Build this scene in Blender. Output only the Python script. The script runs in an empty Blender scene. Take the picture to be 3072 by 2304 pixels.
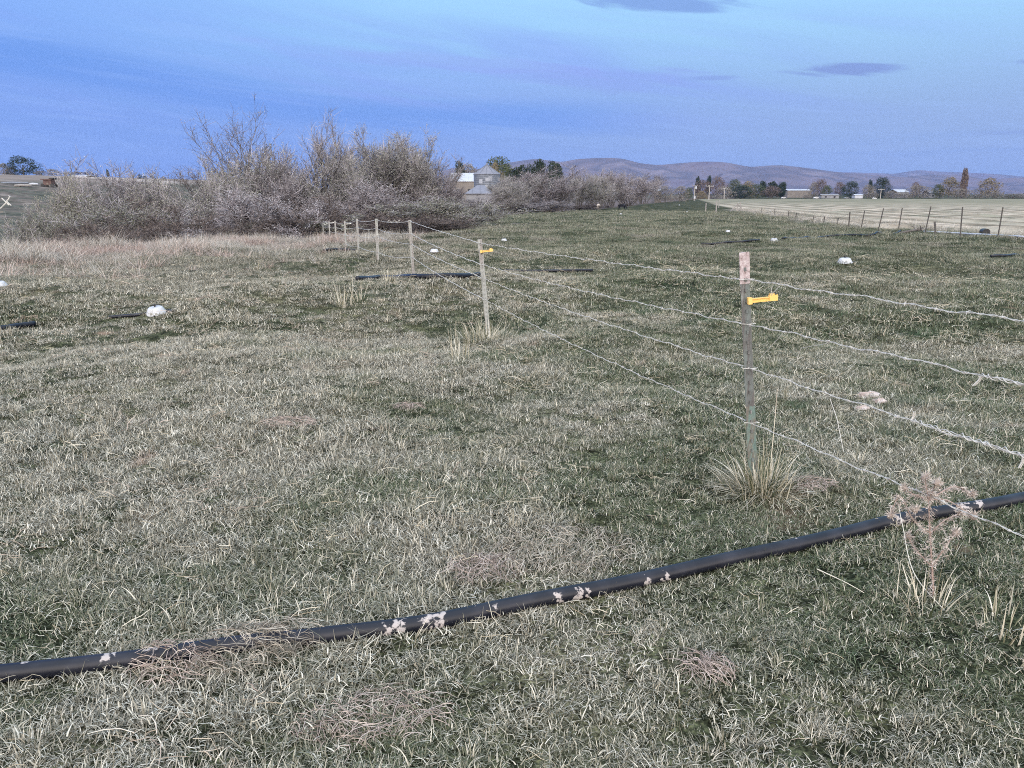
import bpy, math, random
import numpy as np
from mathutils import Vector, Matrix
R = math.radians
sc = bpy.context.scene
col = sc.collection

# ---------------------------------------------------------------- camera
PITCH = R(13.85); F = 2320.0; CAMZ = 1.6
cam = bpy.data.cameras.new('camera'); camo = bpy.data.objects.new('camera', cam); col.objects.link(camo)
camo.location = (0, 0, CAMZ); camo.rotation_euler = (R(90) - PITCH, 0, 0)
cam.sensor_width = 36; cam.lens = F / 3072 * 36; cam.clip_start = .05; cam.clip_end = 40000
sc.camera = camo
sc.render.resolution_x = 1024; sc.render.resolution_y = 768
sc.view_settings.view_transform = 'Standard'; sc.view_settings.look = 'None'
sc.view_settings.exposure = 0; sc.view_settings.gamma = 1
sc.cycles.use_adaptive_sampling = False; sc.cycles.use_denoising = False; sc.cycles.pixel_filter_type = 'BLACKMAN_HARRIS'; sc.cycles.filter_width = 1.0
sc.cycles.max_bounces = 5; sc.cycles.diffuse_bounces = 3; sc.cycles.volume_bounces = 0
sc.cycles.transparent_max_bounces = 4; sc.cycles.caustics_reflective = False; sc.cycles.caustics_refractive = False

# ---------------------------------------------------------------- world: dusk sky
SUN_EL, SUN_AZ = R(4), R(215)     # the sun has just gone, behind the camera
w = bpy.data.worlds.new('World'); sc.world = w; w.use_nodes = True
nt = w.node_tree; nt.nodes.clear()
def wn(t, **k):
    n = nt.nodes.new(t)
    for a, b in k.items(): setattr(n, a, b)
    return n
def wl(a, b): nt.links.new(a, b)
def wmath(op, a, b=None, c=None, clamp=False):
    n = wn('ShaderNodeMath', operation=op, use_clamp=clamp)
    for i, v in enumerate((a, b, c)):
        if v is None: continue
        if isinstance(v, (int, float)): n.inputs[i].default_value = v
        else: wl(v, n.inputs[i])
    return n.outputs[0]
def wmap(v, a, b, c=0., d=1., smooth=True):
    n = wn('ShaderNodeMapRange', interpolation_type='SMOOTHSTEP' if smooth else 'LINEAR')
    wl(v, n.inputs[0]); n.inputs[1].default_value = a; n.inputs[2].default_value = b
    n.inputs[3].default_value = c; n.inputs[4].default_value = d
    return n.outputs[0]
def wmix(f, a, b, blend='MIX'):
    n = wn('ShaderNodeMix', data_type='RGBA', blend_type=blend)
    if isinstance(f, (int, float)): n.inputs[0].default_value = f
    else: wl(f, n.inputs[0])
    for i, v in ((6, a), (7, b)):
        if isinstance(v, tuple): n.inputs[i].default_value = (*v, 1)
        else: wl(v, n.inputs[i])
    return n.outputs[2]
tc = wn('ShaderNodeTexCoord'); sep = wn('ShaderNodeSeparateXYZ'); wl(tc.outputs['Generated'], sep.inputs[0])
X, Y, Z = sep.outputs
az = wmath('ARCTAN2', X, Y); el = wmath('ARCSINE', Z)
te = wmap(el, 0.07, 0.235); ta = wmap(az, -0.45, 0.5)
low = wmix(ta, (0.16, 0.325, 0.81), (0.26, 0.40, 0.69))
high = wmix(wmap(az, -0.62, 0.0), (0.22, 0.42, 0.93), (0.355, 0.67, 0.97))
skyc = wmix(te, low, high)
# wispy long cloud bands
def bandnoise(sx, sy, scale, det, tilt, off, dist=.6):
    u = wmath('MULTIPLY', az, sx); v = wmath('MULTIPLY', wmath('ADD', el, wmath('MULTIPLY', az, tilt)), sy)
    cx = wn('ShaderNodeCombineXYZ'); wl(u, cx.inputs[0]); wl(v, cx.inputs[1]); cx.inputs[2].default_value = off
    n = wn('ShaderNodeTexNoise'); n.inputs['Scale'].default_value = scale; n.inputs['Detail'].default_value = det
    n.inputs['Distortion'].default_value = dist; wl(cx.outputs[0], n.inputs['Vector']); return n.outputs[0]
def mul(*a):
    r = a[0]
    for q in a[1:]: r = wmath('MULTIPLY', r, q)
    return r
nb = bandnoise(1.6, 14, 4, 6, .12, 1.2, 1.0)
nb2 = bandnoise(.9, 10, 2.4, 5, .14, 7.2, .8)
nbc = wmath('SUBTRACT', nb, .5); nb2c = wmath('SUBTRACT', nb2, .5)
# soft lavender veil in the middle heights
skyc = wmix(mul(wmap(nb2, .38, .66), wmap(el, .05, .11), wmap(el, .225, .17), wmap(az, .62, .1), .55), skyc, (0.225, 0.335, 0.88))
# the deep blue gap that runs down to the right
cen = wmath('ADD', .088, wmath('MULTIPLY', wmap(az, -.12, -.62), .050))
dd = wmath('ABSOLUTE', wmath('ADD', wmath('SUBTRACT', el, cen), wmath('MULTIPLY', nb2c, .035)))
skyc = wmix(mul(wmap(dd, .030, .004), wmap(az, .24, .0), .85), skyc, (0.108, 0.285, 0.80))
# thin pale streaks
n3 = bandnoise(1.5, 26.0, 3.5, 7, .10, 5.5, 1.2)
skyc = wmix(mul(wmap(n3, .47, .74), .22), skyc, (0.34, 0.53, 0.98))
n4 = bandnoise(1.2, 34.0, 3.0, 5, .0, 15.5, .8)
skyc = wmix(mul(wmap(n4, .50, .72), wmap(el, .10, .04), wmap(az, .0, .3), .45), skyc, (0.17, 0.31, 0.66))
for (ca, ce, ra, re, st, tl, cc) in ((.192, .212, .085, .0125, 1., -.07, (0.20, 0.36, 0.74)), (.396, .134, .070, .0070, 1., .02, (0.185, 0.285, 0.64)), (.237, .131, .030, .0028, .7, 0, (0.20, 0.31, 0.70)),
                             (.565, .130, .030, .0040, .9, -.05, (0.19, 0.29, 0.64)), (.56, .062, .06, .003, .6, 0, (0.20, 0.31, 0.64)), (.10, .132, .11, .013, .45, -.03, (0.235, 0.33, 0.80)), (-.05, .150, .20, .010, .5, -.06, (0.27, 0.36, 0.86))):
    du = wmath('DIVIDE', wmath('SUBTRACT', az, ca), ra)
    dv = wmath('DIVIDE', wmath('ADD', wmath('SUBTRACT', el, ce), wmath('MULTIPLY', wmath('SUBTRACT', az, ca), -tl)), re)
    d = wmath('SQRT', wmath('ADD', wmath('MULTIPLY', du, du), wmath('MULTIPLY', dv, dv)))
    d = wmath('ADD', d, wmath('MULTIPLY', nbc, 3.0))
    skyc = wmix(mul(wmap(d, 1.25, .35), st), skyc, cc)
# bright pale afterglow behind the camera and a paler zenith
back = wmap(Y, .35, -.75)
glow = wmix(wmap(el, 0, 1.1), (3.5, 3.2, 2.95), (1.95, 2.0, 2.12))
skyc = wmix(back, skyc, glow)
skyc = wmix(wmap(el, .55, 1.3), skyc, (1.5, 1.72, 2.0))
sky = wn('ShaderNodeTexSky', sky_type='NISHITA'); sky.sun_disc = False
sky.sun_elevation = SUN_EL; sky.sun_rotation = SUN_AZ; sky.dust_density = 1.2
bg1 = wn('ShaderNodeBackground'); bg1.inputs[1].default_value = .02; wl(sky.outputs[0], bg1.inputs[0])
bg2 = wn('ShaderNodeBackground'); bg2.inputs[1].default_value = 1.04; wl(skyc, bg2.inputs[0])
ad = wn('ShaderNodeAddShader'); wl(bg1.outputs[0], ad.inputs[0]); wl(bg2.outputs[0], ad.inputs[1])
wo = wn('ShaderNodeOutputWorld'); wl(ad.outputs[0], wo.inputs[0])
# soft afterglow light
sl = bpy.data.lights.new('sun', 'SUN'); sl.energy = .7; sl.angle = R(50); sl.color = (1, .90, .86)
so = bpy.data.objects.new('sun', sl); col.objects.link(so)
so.rotation_euler = (R(58), 0, R(-20))

# ---------------------------------------------------------------- projection helpers (photo pixel -> point in the place)
cp, sp_ = math.cos(PITCH), math.sin(PITCH)
def ray(px, py):
    cx = (px - 1536) / F; cy = (1152 - py) / F
    return np.array((cx, cp + cy * sp_, -sp_ + cy * cp))
def pt(px, py, depth):
    d = ray(px, py); d = d * (depth / d[1]); return Vector((d[0], d[1], CAMZ + d[2]))
def zat(py, depth): return pt(1536, py, depth).z
def sst(a, b, x):
    t = np.clip((x - a) / (b - a), 0, 1); return t * t * (3 - 2 * t)
_rn = np.random.RandomState(5)
_W = [( _rn.uniform(0, 6.28), _rn.uniform(0, 6.28), lam, amp) for lam, amp in ((9, .05), (6, .035), (4.1, .025), (2.7, .016), (1.9, .012), (1.3, .009), (.8, .007), (.5, .006), (.33, .004)) for _ in range(2)]
def bumps(x, y):
    z = 0
    for a, ph, lam, amp in _W:
        k = 6.2832 / lam
        z = z + amp * np.sin(k * (x * math.cos(a) + y * math.sin(a)) + ph + 1.3 * np.sin(k * .37 * (y * math.cos(a) - x * math.sin(a)) + ph * 2))
    r = np.hypot(x, y)
    return z * (0.5 + .5 * sst(2, 10, r))
def field(x, y):
    r = np.hypot(x, y)
    z = np.interp(r, [0, 18, 30, 50, 120, 200, 400, 20000], [0, 0, -.22, -.5, -1.0, -1.3, -1.3, -1.3])
    z = z - .28 * sst(20, 34, y) * sst(-1, -7, x)
    return z
def fhit(px, py, g=field):
    d = ray(px, py); t = 1.0; lo = 0
    while t < 3000:
        p = d * t
        if CAMZ + p[2] < g(p[0], p[1]):
            for _ in range(30):
                m = (lo + t) / 2; p = d * m
                if CAMZ + p[2] < g(p[0], p[1]): t = m
                else: lo = m
            return (d[0] * t, d[1] * t)
        lo = t; t *= 1.01
    return (d[0] * 400, d[1] * 400)
RIM = [(-60, 9), (-26, 19)] + [tuple(fhit(*p)) for p in ((60, 764), (250, 755), (500, 746), (800, 726))] + \
      [tuple(pt(950, 716, 38.0))[:2], tuple(pt(1200, 706, 40.5))[:2], tuple(pt(1400, 701, 43))[:2]] + \
      [tuple(fhit(*p)) for p in ((1470, 664), (1503, 648), (1700, 636), (1900, 621), (1950, 612), (2050, 603))] + [(95, 400), (150, 470)]
RIM = np.array(RIM)
POLY = np.vstack([RIM, [(150, 3000), (-6000, 3000), (-6000, 9)]])
def inpoly(x, y, P):
    c = np.zeros(np.shape(x), bool)
    for i in range(len(P)):
        x1, y1 = P[i]; x2, y2 = P[(i + 1) % len(P)]
        k = ((y1 > y) != (y2 > y)) & (x < (x2 - x1) * (y - y1) / ((y2 - y1) if y2 != y1 else 1e-9) + x1)
        c ^= k
    return c
def pdist(x, y, L):
    d = np.full(np.shape(x), 1e9)
    for (x1, y1), (x2, y2) in zip(L[:-1], L[1:]):
        dx, dy = x2 - x1, y2 - y1
        t = np.clip(((x - x1) * dx + (y - y1) * dy) / (dx * dx + dy * dy), 0, 1)
        d = np.minimum(d, np.hypot(x - x1 - t * dx, y - y1 - t * dy))
    return d
def rims(x, y):
    x = np.asarray(x, float); y = np.asarray(y, float)
    d = pdist(x, y, RIM); return np.where(inpoly(x, y, POLY), d, -d)
def ground(x, y):
    x = np.asarray(x, float); y = np.asarray(y, float)
    z = field(x, y); s = rims(x, y); a = x / np.maximum(y, 1)
    left = sst(-.05, -.42, a)
    dep = 1.3 + 2.4 * sst(150, 60, y)
    P = .3 + 5.6 * left
    pos = np.maximum(s, 0)
    z = z - dep * sst(0, 20, pos) + (dep + P - z) * sst(16, 60 + 90 * left, pos)
    z = z + np.where(s > 15, .25 * np.sin(x * .11 + 1) * np.sin(y * .07) * sst(15, 40, pos) * sst(200, 100, y), 0)
    rr = np.hypot(x, y)
    return z + bumps(x, y) * sst(300, 60, rr) * 1.0
def gz(x, y): return float(ground(x, y))
def hit(px, py):
    d = ray(px, py); ts = 1.0 * 1.008 ** np.arange(900)
    zz = ground(d[0] * ts, d[1] * ts); k = np.argmax(CAMZ + d[2] * ts < zz)
    if k == 0: k = 700
    lo, hi = ts[max(k - 1, 0)], ts[k]
    for _ in range(18):
        m = (lo + hi) / 2
        if CAMZ + d[2] * m < gz(d[0] * m, d[1] * m): hi = m
        else: lo = m
    return Vector((d[0] * hi, d[1] * hi, gz(d[0] * hi, d[1] * hi)))
FL = [(3400, 726), (2994, 708), (2775, 694), (2634, 689), (2546, 680), (2470, 671), (2400, 662), (2323, 650), (2211, 631), (2147, 617)]
FENCE_R = [tuple(fhit(*p)) for p in FL] + [(93, 400)]
FENCE_R = np.array(FENCE_R)
STUB = np.vstack([[(60, 5), (32, 22)], FENCE_R, [(100, 418), (900, 430), (900, 5)]])

# ---------------------------------------------------------------- materials
def mat(name, base, rough=.8, var=None, scale=8., metallic=0., bump=0., bscale=40., spec=.3, stretch=None, trans=0.):
    m = bpy.data.materials.new(name); m.use_nodes = True; t = m.node_tree; b = t.nodes['Principled BSDF']
    b.inputs['Roughness'].default_value = rough; b.inputs['Metallic'].default_value = metallic
    b.inputs['Specular IOR Level'].default_value = spec
    co = t.nodes.new('ShaderNodeTexCoord'); mp = t.nodes.new('ShaderNodeMapping'); t.links.new(co.outputs['Object'], mp.inputs[0])
    if stretch: mp.inputs['Scale'].default_value = stretch
    if var:
        n = t.nodes.new('ShaderNodeTexNoise'); n.inputs['Scale'].default_value = scale; n.inputs['Detail'].default_value = 5
        t.links.new(mp.outputs[0], n.inputs['Vector'])
        r = t.nodes.new('ShaderNodeValToRGB'); e = r.color_ramp.elements
        cs = [base] + list(var); e[0].position = .3; e[1].position = .7
        e[0].color = (*cs[0], 1); e[1].color = (*cs[-1], 1)
        for i, c in enumerate(cs[1:-1]):
            q = r.color_ramp.elements.new(.3 + .4 * (i + 1) / (len(cs) - 1)); q.color = (*c, 1)
        t.links.new(n.outputs[0], r.inputs[0]); t.links.new(r.outputs[0], b.inputs['Base Color'])
    else: b.inputs['Base Color'].default_value = (*base, 1)
    if bump:
        n = t.nodes.new('ShaderNodeTexNoise'); n.inputs['Scale'].default_value = bscale; n.inputs['Detail'].default_value = 4
        t.links.new(mp.outputs[0], n.inputs['Vector'])
        bp = t.nodes.new('ShaderNodeBump'); bp.inputs['Strength'].default_value = bump; bp.inputs['Distance'].default_value = .01
        t.links.new(n.outputs[0], bp.inputs['Height']); t.links.new(bp.outputs[0], b.inputs['Normal'])
    return m
def attr_mat(name, ramp, attr='rnd', rough=.75, world=None, wscale=.5, spec=.15, transl=0.):
    """colour from a per-blade random attribute through a ramp; world = second ramp mixed in by a broad noise laid over the land"""
    m = bpy.data.materials.new(name); m.use_nodes = True; t = m.node_tree; b = t.nodes['Principled BSDF']
    b.inputs['Roughness'].default_value = rough; b.inputs['Specular IOR Level'].default_value = spec
    a = t.nodes.new('ShaderNodeAttribute'); a.attribute_name = attr
    def rp(cs):
        r = t.nodes.new('ShaderNodeValToRGB'); e = r.color_ramp.elements
        e[0].position = cs[0][0]; e[0].color = (*cs[0][1], 1); e[1].position = cs[-1][0]; e[1].color = (*cs[-1][1], 1)
        for p, c in cs[1:-1]: q = e.new(p); q.color = (*c, 1)
        t.links.new(a.outputs['Fac'], r.inputs[0]); return r.outputs[0]
    out = rp(ramp)
    if world:
        g = t.nodes.new('ShaderNodeNewGeometry'); sx_ = t.nodes.new('ShaderNodeSeparateXYZ'); t.links.new(g.outputs['Position'], sx_.inputs[0])
        bx_ = t.nodes.new('ShaderNodeMapRange'); bx_.inputs[1].default_value = -2.2; bx_.inputs[2].default_value = 2.6; bx_.inputs[3].default_value = .14; bx_.inputs[4].default_value = -.045
        dy_ = t.nodes.new('ShaderNodeMath'); dy_.operation = 'MULTIPLY_ADD'; dy_.inputs[1].default_value = .04; t.links.new(sx_.outputs[1], dy_.inputs[0]); t.links.new(sx_.outputs[0], dy_.inputs[2]); t.links.new(dy_.outputs[0], bx_.inputs[0])
        for wi, (cs, sc_, lo, hi) in enumerate(world):
            n = t.nodes.new('ShaderNodeTexNoise'); n.inputs['Scale'].default_value = sc_; n.inputs['Detail'].default_value = 3
            t.links.new(g.outputs['Position'], n.inputs['Vector'])
            mr = t.nodes.new('ShaderNodeMapRange'); mr.inputs[1].default_value = lo; mr.inputs[2].default_value = hi
            if wi < 2:
                ad_ = t.nodes.new('ShaderNodeMath'); ad_.operation = 'ADD' if wi == 0 else 'SUBTRACT'; t.links.new(n.outputs[0], ad_.inputs[0]); t.links.new(bx_.outputs[0], ad_.inputs[1]); t.links.new(ad_.outputs[0], mr.inputs[0])
            else: t.links.new(n.outputs[0], mr.inputs[0])
            mx = t.nodes.new('ShaderNodeMix'); mx.data_type = 'RGBA'; t.links.new(mr.outputs[0], mx.inputs[0])
            t.links.new(out, mx.inputs[6]); t.links.new(rp(cs), mx.inputs[7]); out = mx.outputs[2]
    t.links.new(out, b.inputs['Base Color'])
    return m

# ---------------------------------------------------------------- mesh helpers
class MB:
    def __init__(s): s.v = []; s.f = []; s.rnd = []
    def add(s, vs, fs, r=None):
        o = len(s.v); s.v.extend([tuple(p) for p in vs]); s.f.extend([tuple(o + i for i in q) for q in fs])
        s.rnd.extend([0. if r is None else r] * len(vs))
    def box(s, c, d, rz=0, taper=1.):
        cx, cy, cz = c; a, b, h = d[0] / 2, d[1] / 2, d[2] / 2; vs = []
        for z, k in ((-h, 1), (h, taper)):
            for x, y in ((-a, -b), (a, -b), (a, b), (-a, b)):
                x *= k; y *= k
                vs.append((cx + x * math.cos(rz) - y * math.sin(rz), cy + x * math.sin(rz) + y * math.cos(rz), cz + z))
        s.add(vs, [(3, 2, 1, 0), (4, 5, 6, 7), (0, 1, 5, 4), (1, 2, 6, 5), (2, 3, 7, 6), (3, 0, 4, 7)])
    def tube(s, pts, rad, n=6, r=None, cap=True, elong=1.):
        pts = [Vector(p) for p in pts]
        if not hasattr(rad, '__len__'): rad = [rad] * len(pts)
        vs = []; t0 = (pts[1] - pts[0]).normalized(); u = t0.orthogonal().normalized()
        for i, p in enumerate(pts):
            t = (pts[min(i + 1, len(pts) - 1)] - pts[max(i - 1, 0)])
            if t.length < 1e-9: t = t0.copy()
            t.normalize(); u = (u - t * u.dot(t))
            if u.length < 1e-6: u = t.orthogonal()
            u.normalize(); v = t.cross(u)
            for k in range(n):
                a = 2 * math.pi * k / n; q = p + (u * math.cos(a) + v * math.sin(a)) * rad[i]; vs.append(q)
        fs = [(i * n + k, i * n + (k + 1) % n, (i + 1) * n + (k + 1) % n, (i + 1) * n + k) for i in range(len(pts) - 1) for k in range(n)]
        if cap and n > 2: fs += [tuple(range(n - 1, -1, -1)), tuple((len(pts) - 1) * n + k for k in range(n))]
        s.add(vs, fs, r)
    def lathe(s, prof, n=20, c=(0, 0, 0), sx=1., sy=1., wob=0., seed=0):
        rr = random.Random(seed); vs = []
        for r, z in prof:
            for k in range(n):
                a = 2 * math.pi * k / n; q = 1 + (rr.random() - .5) * wob
                vs.append((c[0] + r * sx * q * math.cos(a), c[1] + r * sy * q * math.sin(a), c[2] + z))
        fs = [(i * n + k, i * n + (k + 1) % n, (i + 1) * n + (k + 1) % n, (i + 1) * n + k) for i in range(len(prof) - 1) for k in range(n)]
        if prof[-1][0] > 1e-4: fs.append(tuple((len(prof) - 1) * n + k for k in range(n)))
        if prof[0][0] > 1e-4: fs.append(tuple(range(n - 1, -1, -1)))
        s.add(vs, fs)
    def strip(s, p, q, w, r=None, side=None):
        p, q = Vector(p), Vector(q); t = q - p
        u = side or t.cross(Vector((random.uniform(-1, 1), random.uniform(-1, 1), random.uniform(-1, 1))))
        if u.length < 1e-7: u = t.orthogonal()
        u = u.normalized() * w / 2
        s.add([p - u, p + u, q + u * .5, q - u * .5], [(0, 1, 2, 3)], r)
    def mesh(s, name, m, smooth=False):
        me = bpy.data.meshes.new(name); me.from_pydata(s.v, [], s.f); me.update()
        if any(s.rnd):
            a = me.attributes.new('rnd', 'FLOAT', 'POINT'); a.data.foreach_set('value', s.rnd)
        if m: me.materials.append(m)
        if smooth: me.polygons.foreach_set('use_smooth', [True] * len(me.polygons))
        return me
    def build(s, name, m, parent=None, smooth=False, label=None):
        return link(name, s.mesh(name, m, smooth), parent, label)
def link(name, me, parent=None, label=None):
    o = bpy.data.objects.new(name, me); col.objects.link(o)
    if parent: o.parent = parent
    if label: o['label'] = label
    return o
def tag(o, label=None, cat=None, group=None, kind=None):
    if label: o['label'] = label
    if cat: o['category'] = cat
    if group: o['group'] = group
    if kind: o['kind'] = kind
    return o
def empty(name, loc, rz=0, scale=None):
    o = bpy.data.objects.new(name, None); o.empty_display_size = .2; col.objects.link(o); o.location = loc; o.rotation_euler = (0, 0, rz)
    if scale: o.scale = scale
    return o
def copy_tree(o, parent=None):
    c = o.copy(); col.objects.link(c); c.parent = parent
    for ch in list(o.children): copy_tree(ch, c)
    return c
def np_mesh(name, V, Fc, m, attrs=None, smooth=False):
    """V (n,3), Fc (m,k) with k 3 or 4"""
    me = bpy.data.meshes.new(name); k = Fc.shape[1]
    me.vertices.add(len(V)); me.vertices.foreach_set('co', V.astype(np.float32).ravel())
    me.loops.add(Fc.size); me.loops.foreach_set('vertex_index', Fc.astype(np.int32).ravel())
    me.polygons.add(len(Fc)); me.polygons.foreach_set('loop_start', np.arange(len(Fc), dtype=np.int32) * k)
    try: me.polygons.foreach_set('loop_total', np.full(len(Fc), k, np.int32))
    except Exception: pass
    if smooth: me.polygons.foreach_set('use_smooth', np.ones(len(Fc), bool))
    me.update(calc_edges=True)
    for nme, arr in (attrs or {}).items():
        a = me.attributes.new(nme, 'FLOAT', 'POINT'); a.data.foreach_set('value', arr.astype(np.float32))
    if m: me.materials.append(m)
    return me
def resample(pts, step):
    P = [Vector(p) for p in pts]; P = [P[0] * 2 - P[1]] + P + [P[-1] * 2 - P[-2]]; out = []
    for i in range(1, len(P) - 2):
        n = max(1, int((P[i + 1] - P[i]).length / step))
        for k in range(n):
            t = k / n; a, b, c, d = P[i - 1], P[i], P[i + 1], P[i + 2]
            out.append(.5 * ((2 * b) + (c - a) * t + (2 * a - 5 * b + 4 * c - d) * t * t + (3 * b - a - 3 * c + d) * t ** 3))
    out.append(P[-2]); return out

# ---------------------------------------------------------------- the land: one polar sheet, fine near the camera
def terrain():
    fr = np.arange(-44, 44.01, .16); bk = np.arange(46, 315, 4.)
    ang = np.radians(np.concatenate([fr, bk])); na = len(ang)
    rad = [.0]; r = .35
    while r < 16000:
        rad.append(r); r += max(.035, r * .0085) if r < 60 else (r * .013 if r < 420 else r * .06)
    rad = np.array(rad); nr = len(rad)
    A, Q = np.meshgrid(ang, rad); xx = Q * np.sin(A); yy = Q * np.cos(A)
    zz = np.empty_like(xx)
    for i in range(nr): zz[i] = ground(xx[i], yy[i])
    s = np.array([rims(xx[i], yy[i]) for i in range(nr)])
    st = inpoly(xx, yy, STUB).astype(float)
    near = pdist(xx, yy, FENCE_R)
    stub = np.where(st > 0, sst(.0, 1.5, near), 0)
    rise = np.where(stub > 0, .10 * sst(0, 3, near), 0); zz = zz + rise
    a = xx / np.maximum(yy, .1)
    dry = sst(-13, -2, s) * sst(-.10, -.24, a) * (s < 2) * sst(70, 50, Q)
    dry = np.maximum(dry, .75 * sst(12, 24, Q) * sst(-.22, -.5, a) * (s < 2))
    dry = np.maximum(dry, .8 * sst(2.6, .2, near) * (Q < 140))
    bank = sst(0, 4, s)
    V = np.stack([xx, yy, zz], -1).reshape(-1, 3)
    i, j = np.meshgrid(np.arange(nr - 1), np.arange(na), indexing='ij'); j2 = (j + 1) % na
    Fc = np.stack([i * na + j, i * na + j2, (i + 1) * na + j2, (i + 1) * na + j], -1).reshape(-1, 4)
    m = bpy.data.materials.new('pasture_ground'); m.use_nodes = True; t = m.node_tree; b = t.nodes['Principled BSDF']
    b.inputs['Roughness'].default_value = .95; b.inputs['Specular IOR Level'].default_value = .05
    L = t.links
    g = t.nodes.new('ShaderNodeNewGeometry')
    def noise(sc_, det=5, dist=0, stretch=None):
        n = t.nodes.new('ShaderNodeTexNoise'); n.inputs['Scale'].default_value = sc_; n.inputs['Detail'].default_value = det; n.inputs['Distortion'].default_value = dist
        if stretch:
            mp = t.nodes.new('ShaderNodeMapping'); mp.inputs['Scale'].default_value = stretch[:3]; mp.inputs['Rotation'].default_value = (0, 0, stretch[3])
            L.new(g.outputs['Position'], mp.inputs[0]); L.new(mp.outputs[0], n.inputs['Vector'])
        else: L.new(g.outputs['Position'], n.inputs['Vector'])
        return n.outputs[0]
    def ramp(v, cs):
        r = t.nodes.new('ShaderNodeValToRGB'); e = r.color_ramp.elements
        e[0].position = cs[0][0]; e[0].color = (*cs[0][1], 1); e[1].position = cs[-1][0]; e[1].color = (*cs[-1][1], 1)
        for p, c in cs[1:-1]: q = e.new(p); q.color = (*c, 1)
        L.new(v, r.inputs[0]); return r.outputs[0]
    def mix(f, a_, b_, mode='MIX'):
        x = t.nodes.new('ShaderNodeMix'); x.data_type = 'RGBA'; x.blend_type = mode
        if isinstance(f, float): x.inputs[0].default_value = f
        else: L.new(f, x.inputs[0])
        L.new(a_, x.inputs[6]); L.new(b_, x.inputs[7]); return x.outputs[2]
    def at(nm):
        a_ = t.nodes.new('ShaderNodeAttribute'); a_.attribute_name = nm; return a_.outputs['Fac']
    green = ramp(noise(.55, 7, .4), [(.3, (.032, .042, .026)), (.5, (.066, .076, .046)), (.62, (.115, .115, .078)), (.75, (.18, .165, .125))])
    fine = ramp(noise(14, 6, .3), [(.32, (.35, .35, .35)), (.68, (1.5, 1.5, 1.5))])
    fine2 = ramp(noise(70, 4, .5), [(.36, (.30, .28, .25)), (.52, (.9, .88, .85)), (.66, (2.1, 1.95, 1.7))])
    fine = mix(1., fine, fine2, 'MULTIPLY')
    med = ramp(noise(1.0, 6, .2, (1.2, 3.2, 1, 0)), [(.35, (.62, .62, .62)), (.65, (1.25, 1.25, 1.25))])
    green = mix(1., mix(1., green, fine, 'MULTIPLY'), med, 'MULTIPLY')
    dryc = ramp(noise(1.4, 8, .3), [(.3, (.13, .12, .10)), (.5, (.26, .24, .21)), (.7, (.38, .355, .32))])
    dryc = mix(1., dryc, fine, 'MULTIPLY')
    rows = t.nodes.new('ShaderNodeTexWave'); rows.wave_type = 'BANDS'; rows.bands_direction = 'X'; rows.inputs['Scale'].default_value = .055
    rows.inputs['Distortion'].default_value = 3.5; rows.inputs['Detail'].default_value = 3; rows.inputs['Detail Scale'].default_value = .6
    mp = t.nodes.new('ShaderNodeMapping'); mp.inputs['Rotation'].default_value = (0, 0, R(9)); L.new(g.outputs['Position'], mp.inputs[0])
    L.new(mp.outputs[0], rows.inputs['Vector'])
    stc = ramp(rows.outputs[0], [(.0, (.22, .19, .15)), (.25, (.31, .265, .215)), (.6, (.39, .335, .275)), (1., (.47, .41, .345))])
    stn = ramp(noise(.35, 8, .5, (1., .35, 1, .1)), [(.3, (.62, .68, .6)), (.5, (.92, .93, .88)), (.72, (1.25, 1.2, 1.15))])
    stc = mix(1., stc, stn, 'MULTIPLY')
    stf = ramp(noise(.02, 5, .5), [(.45, (0, 0, 0)), (.62, (1, 1, 1))])
    far = ramp(noise(.15, 6, .5, (1., .3, 1, .1)), [(.3, (.16, .155, .105)), (.6, (.27, .25, .18)), (.75, (.38, .33, .25))])
    stc = mix(at('faro'), stc, far)
    bk_ = ramp(noise(.16, 7, .8), [(.28, (.06, .066, .054)), (.45, (.105, .108, .088)), (.56, (.14, .12, .105)), (.7, (.22, .195, .175))])
    bk2 = ramp(noise(.9, 8, .5), [(.3, (.55, .55, .55)), (.7, (1.35, 1.35, 1.35))])
    bk_ = mix(1., bk_, bk2, 'MULTIPLY')
    plat = ramp(noise(.05, 8, 1., (.25, 1., 1, 0)), [(.3, (.12, .10, .09)), (.5, (.25, .21, .185)), (.7, (.44, .39, .36))])
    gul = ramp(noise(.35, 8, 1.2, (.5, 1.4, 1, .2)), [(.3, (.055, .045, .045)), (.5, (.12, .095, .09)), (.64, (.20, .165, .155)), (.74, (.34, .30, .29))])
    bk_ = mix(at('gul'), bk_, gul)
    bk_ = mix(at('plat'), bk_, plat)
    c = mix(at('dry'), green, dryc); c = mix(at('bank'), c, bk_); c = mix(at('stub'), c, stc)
    # bare pinkish dead patches
    pk = ramp(noise(.9, 4, .6), [(.66, (0, 0, 0)), (.74, (1, 1, 1))])
    pkc = t.nodes.new('ShaderNodeRGB'); pkc.outputs[0].default_value = (.24, .165, .12, 1)
    c = mix(pk, c, pkc.outputs[0])
    L.new(c, b.inputs['Base Color'])
    bp = t.nodes.new('ShaderNodeBump'); bp.inputs['Strength'].default_value = .8; bp.inputs['Distance'].default_value = .12
    L.new(noise(3.2, 9, .3), bp.inputs['Height']); L.new(bp.outputs[0], b.inputs['Normal'])
    plat_ = sst(3.2, 4.6, zz) * bank
    faro = sst(150, 330, Q) * stub
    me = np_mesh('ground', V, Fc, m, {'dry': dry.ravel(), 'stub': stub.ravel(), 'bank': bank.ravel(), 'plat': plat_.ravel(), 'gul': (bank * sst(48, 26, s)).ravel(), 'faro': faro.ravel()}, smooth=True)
    o = link('ground', me); tag(o, kind='structure')
terrain()

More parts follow.
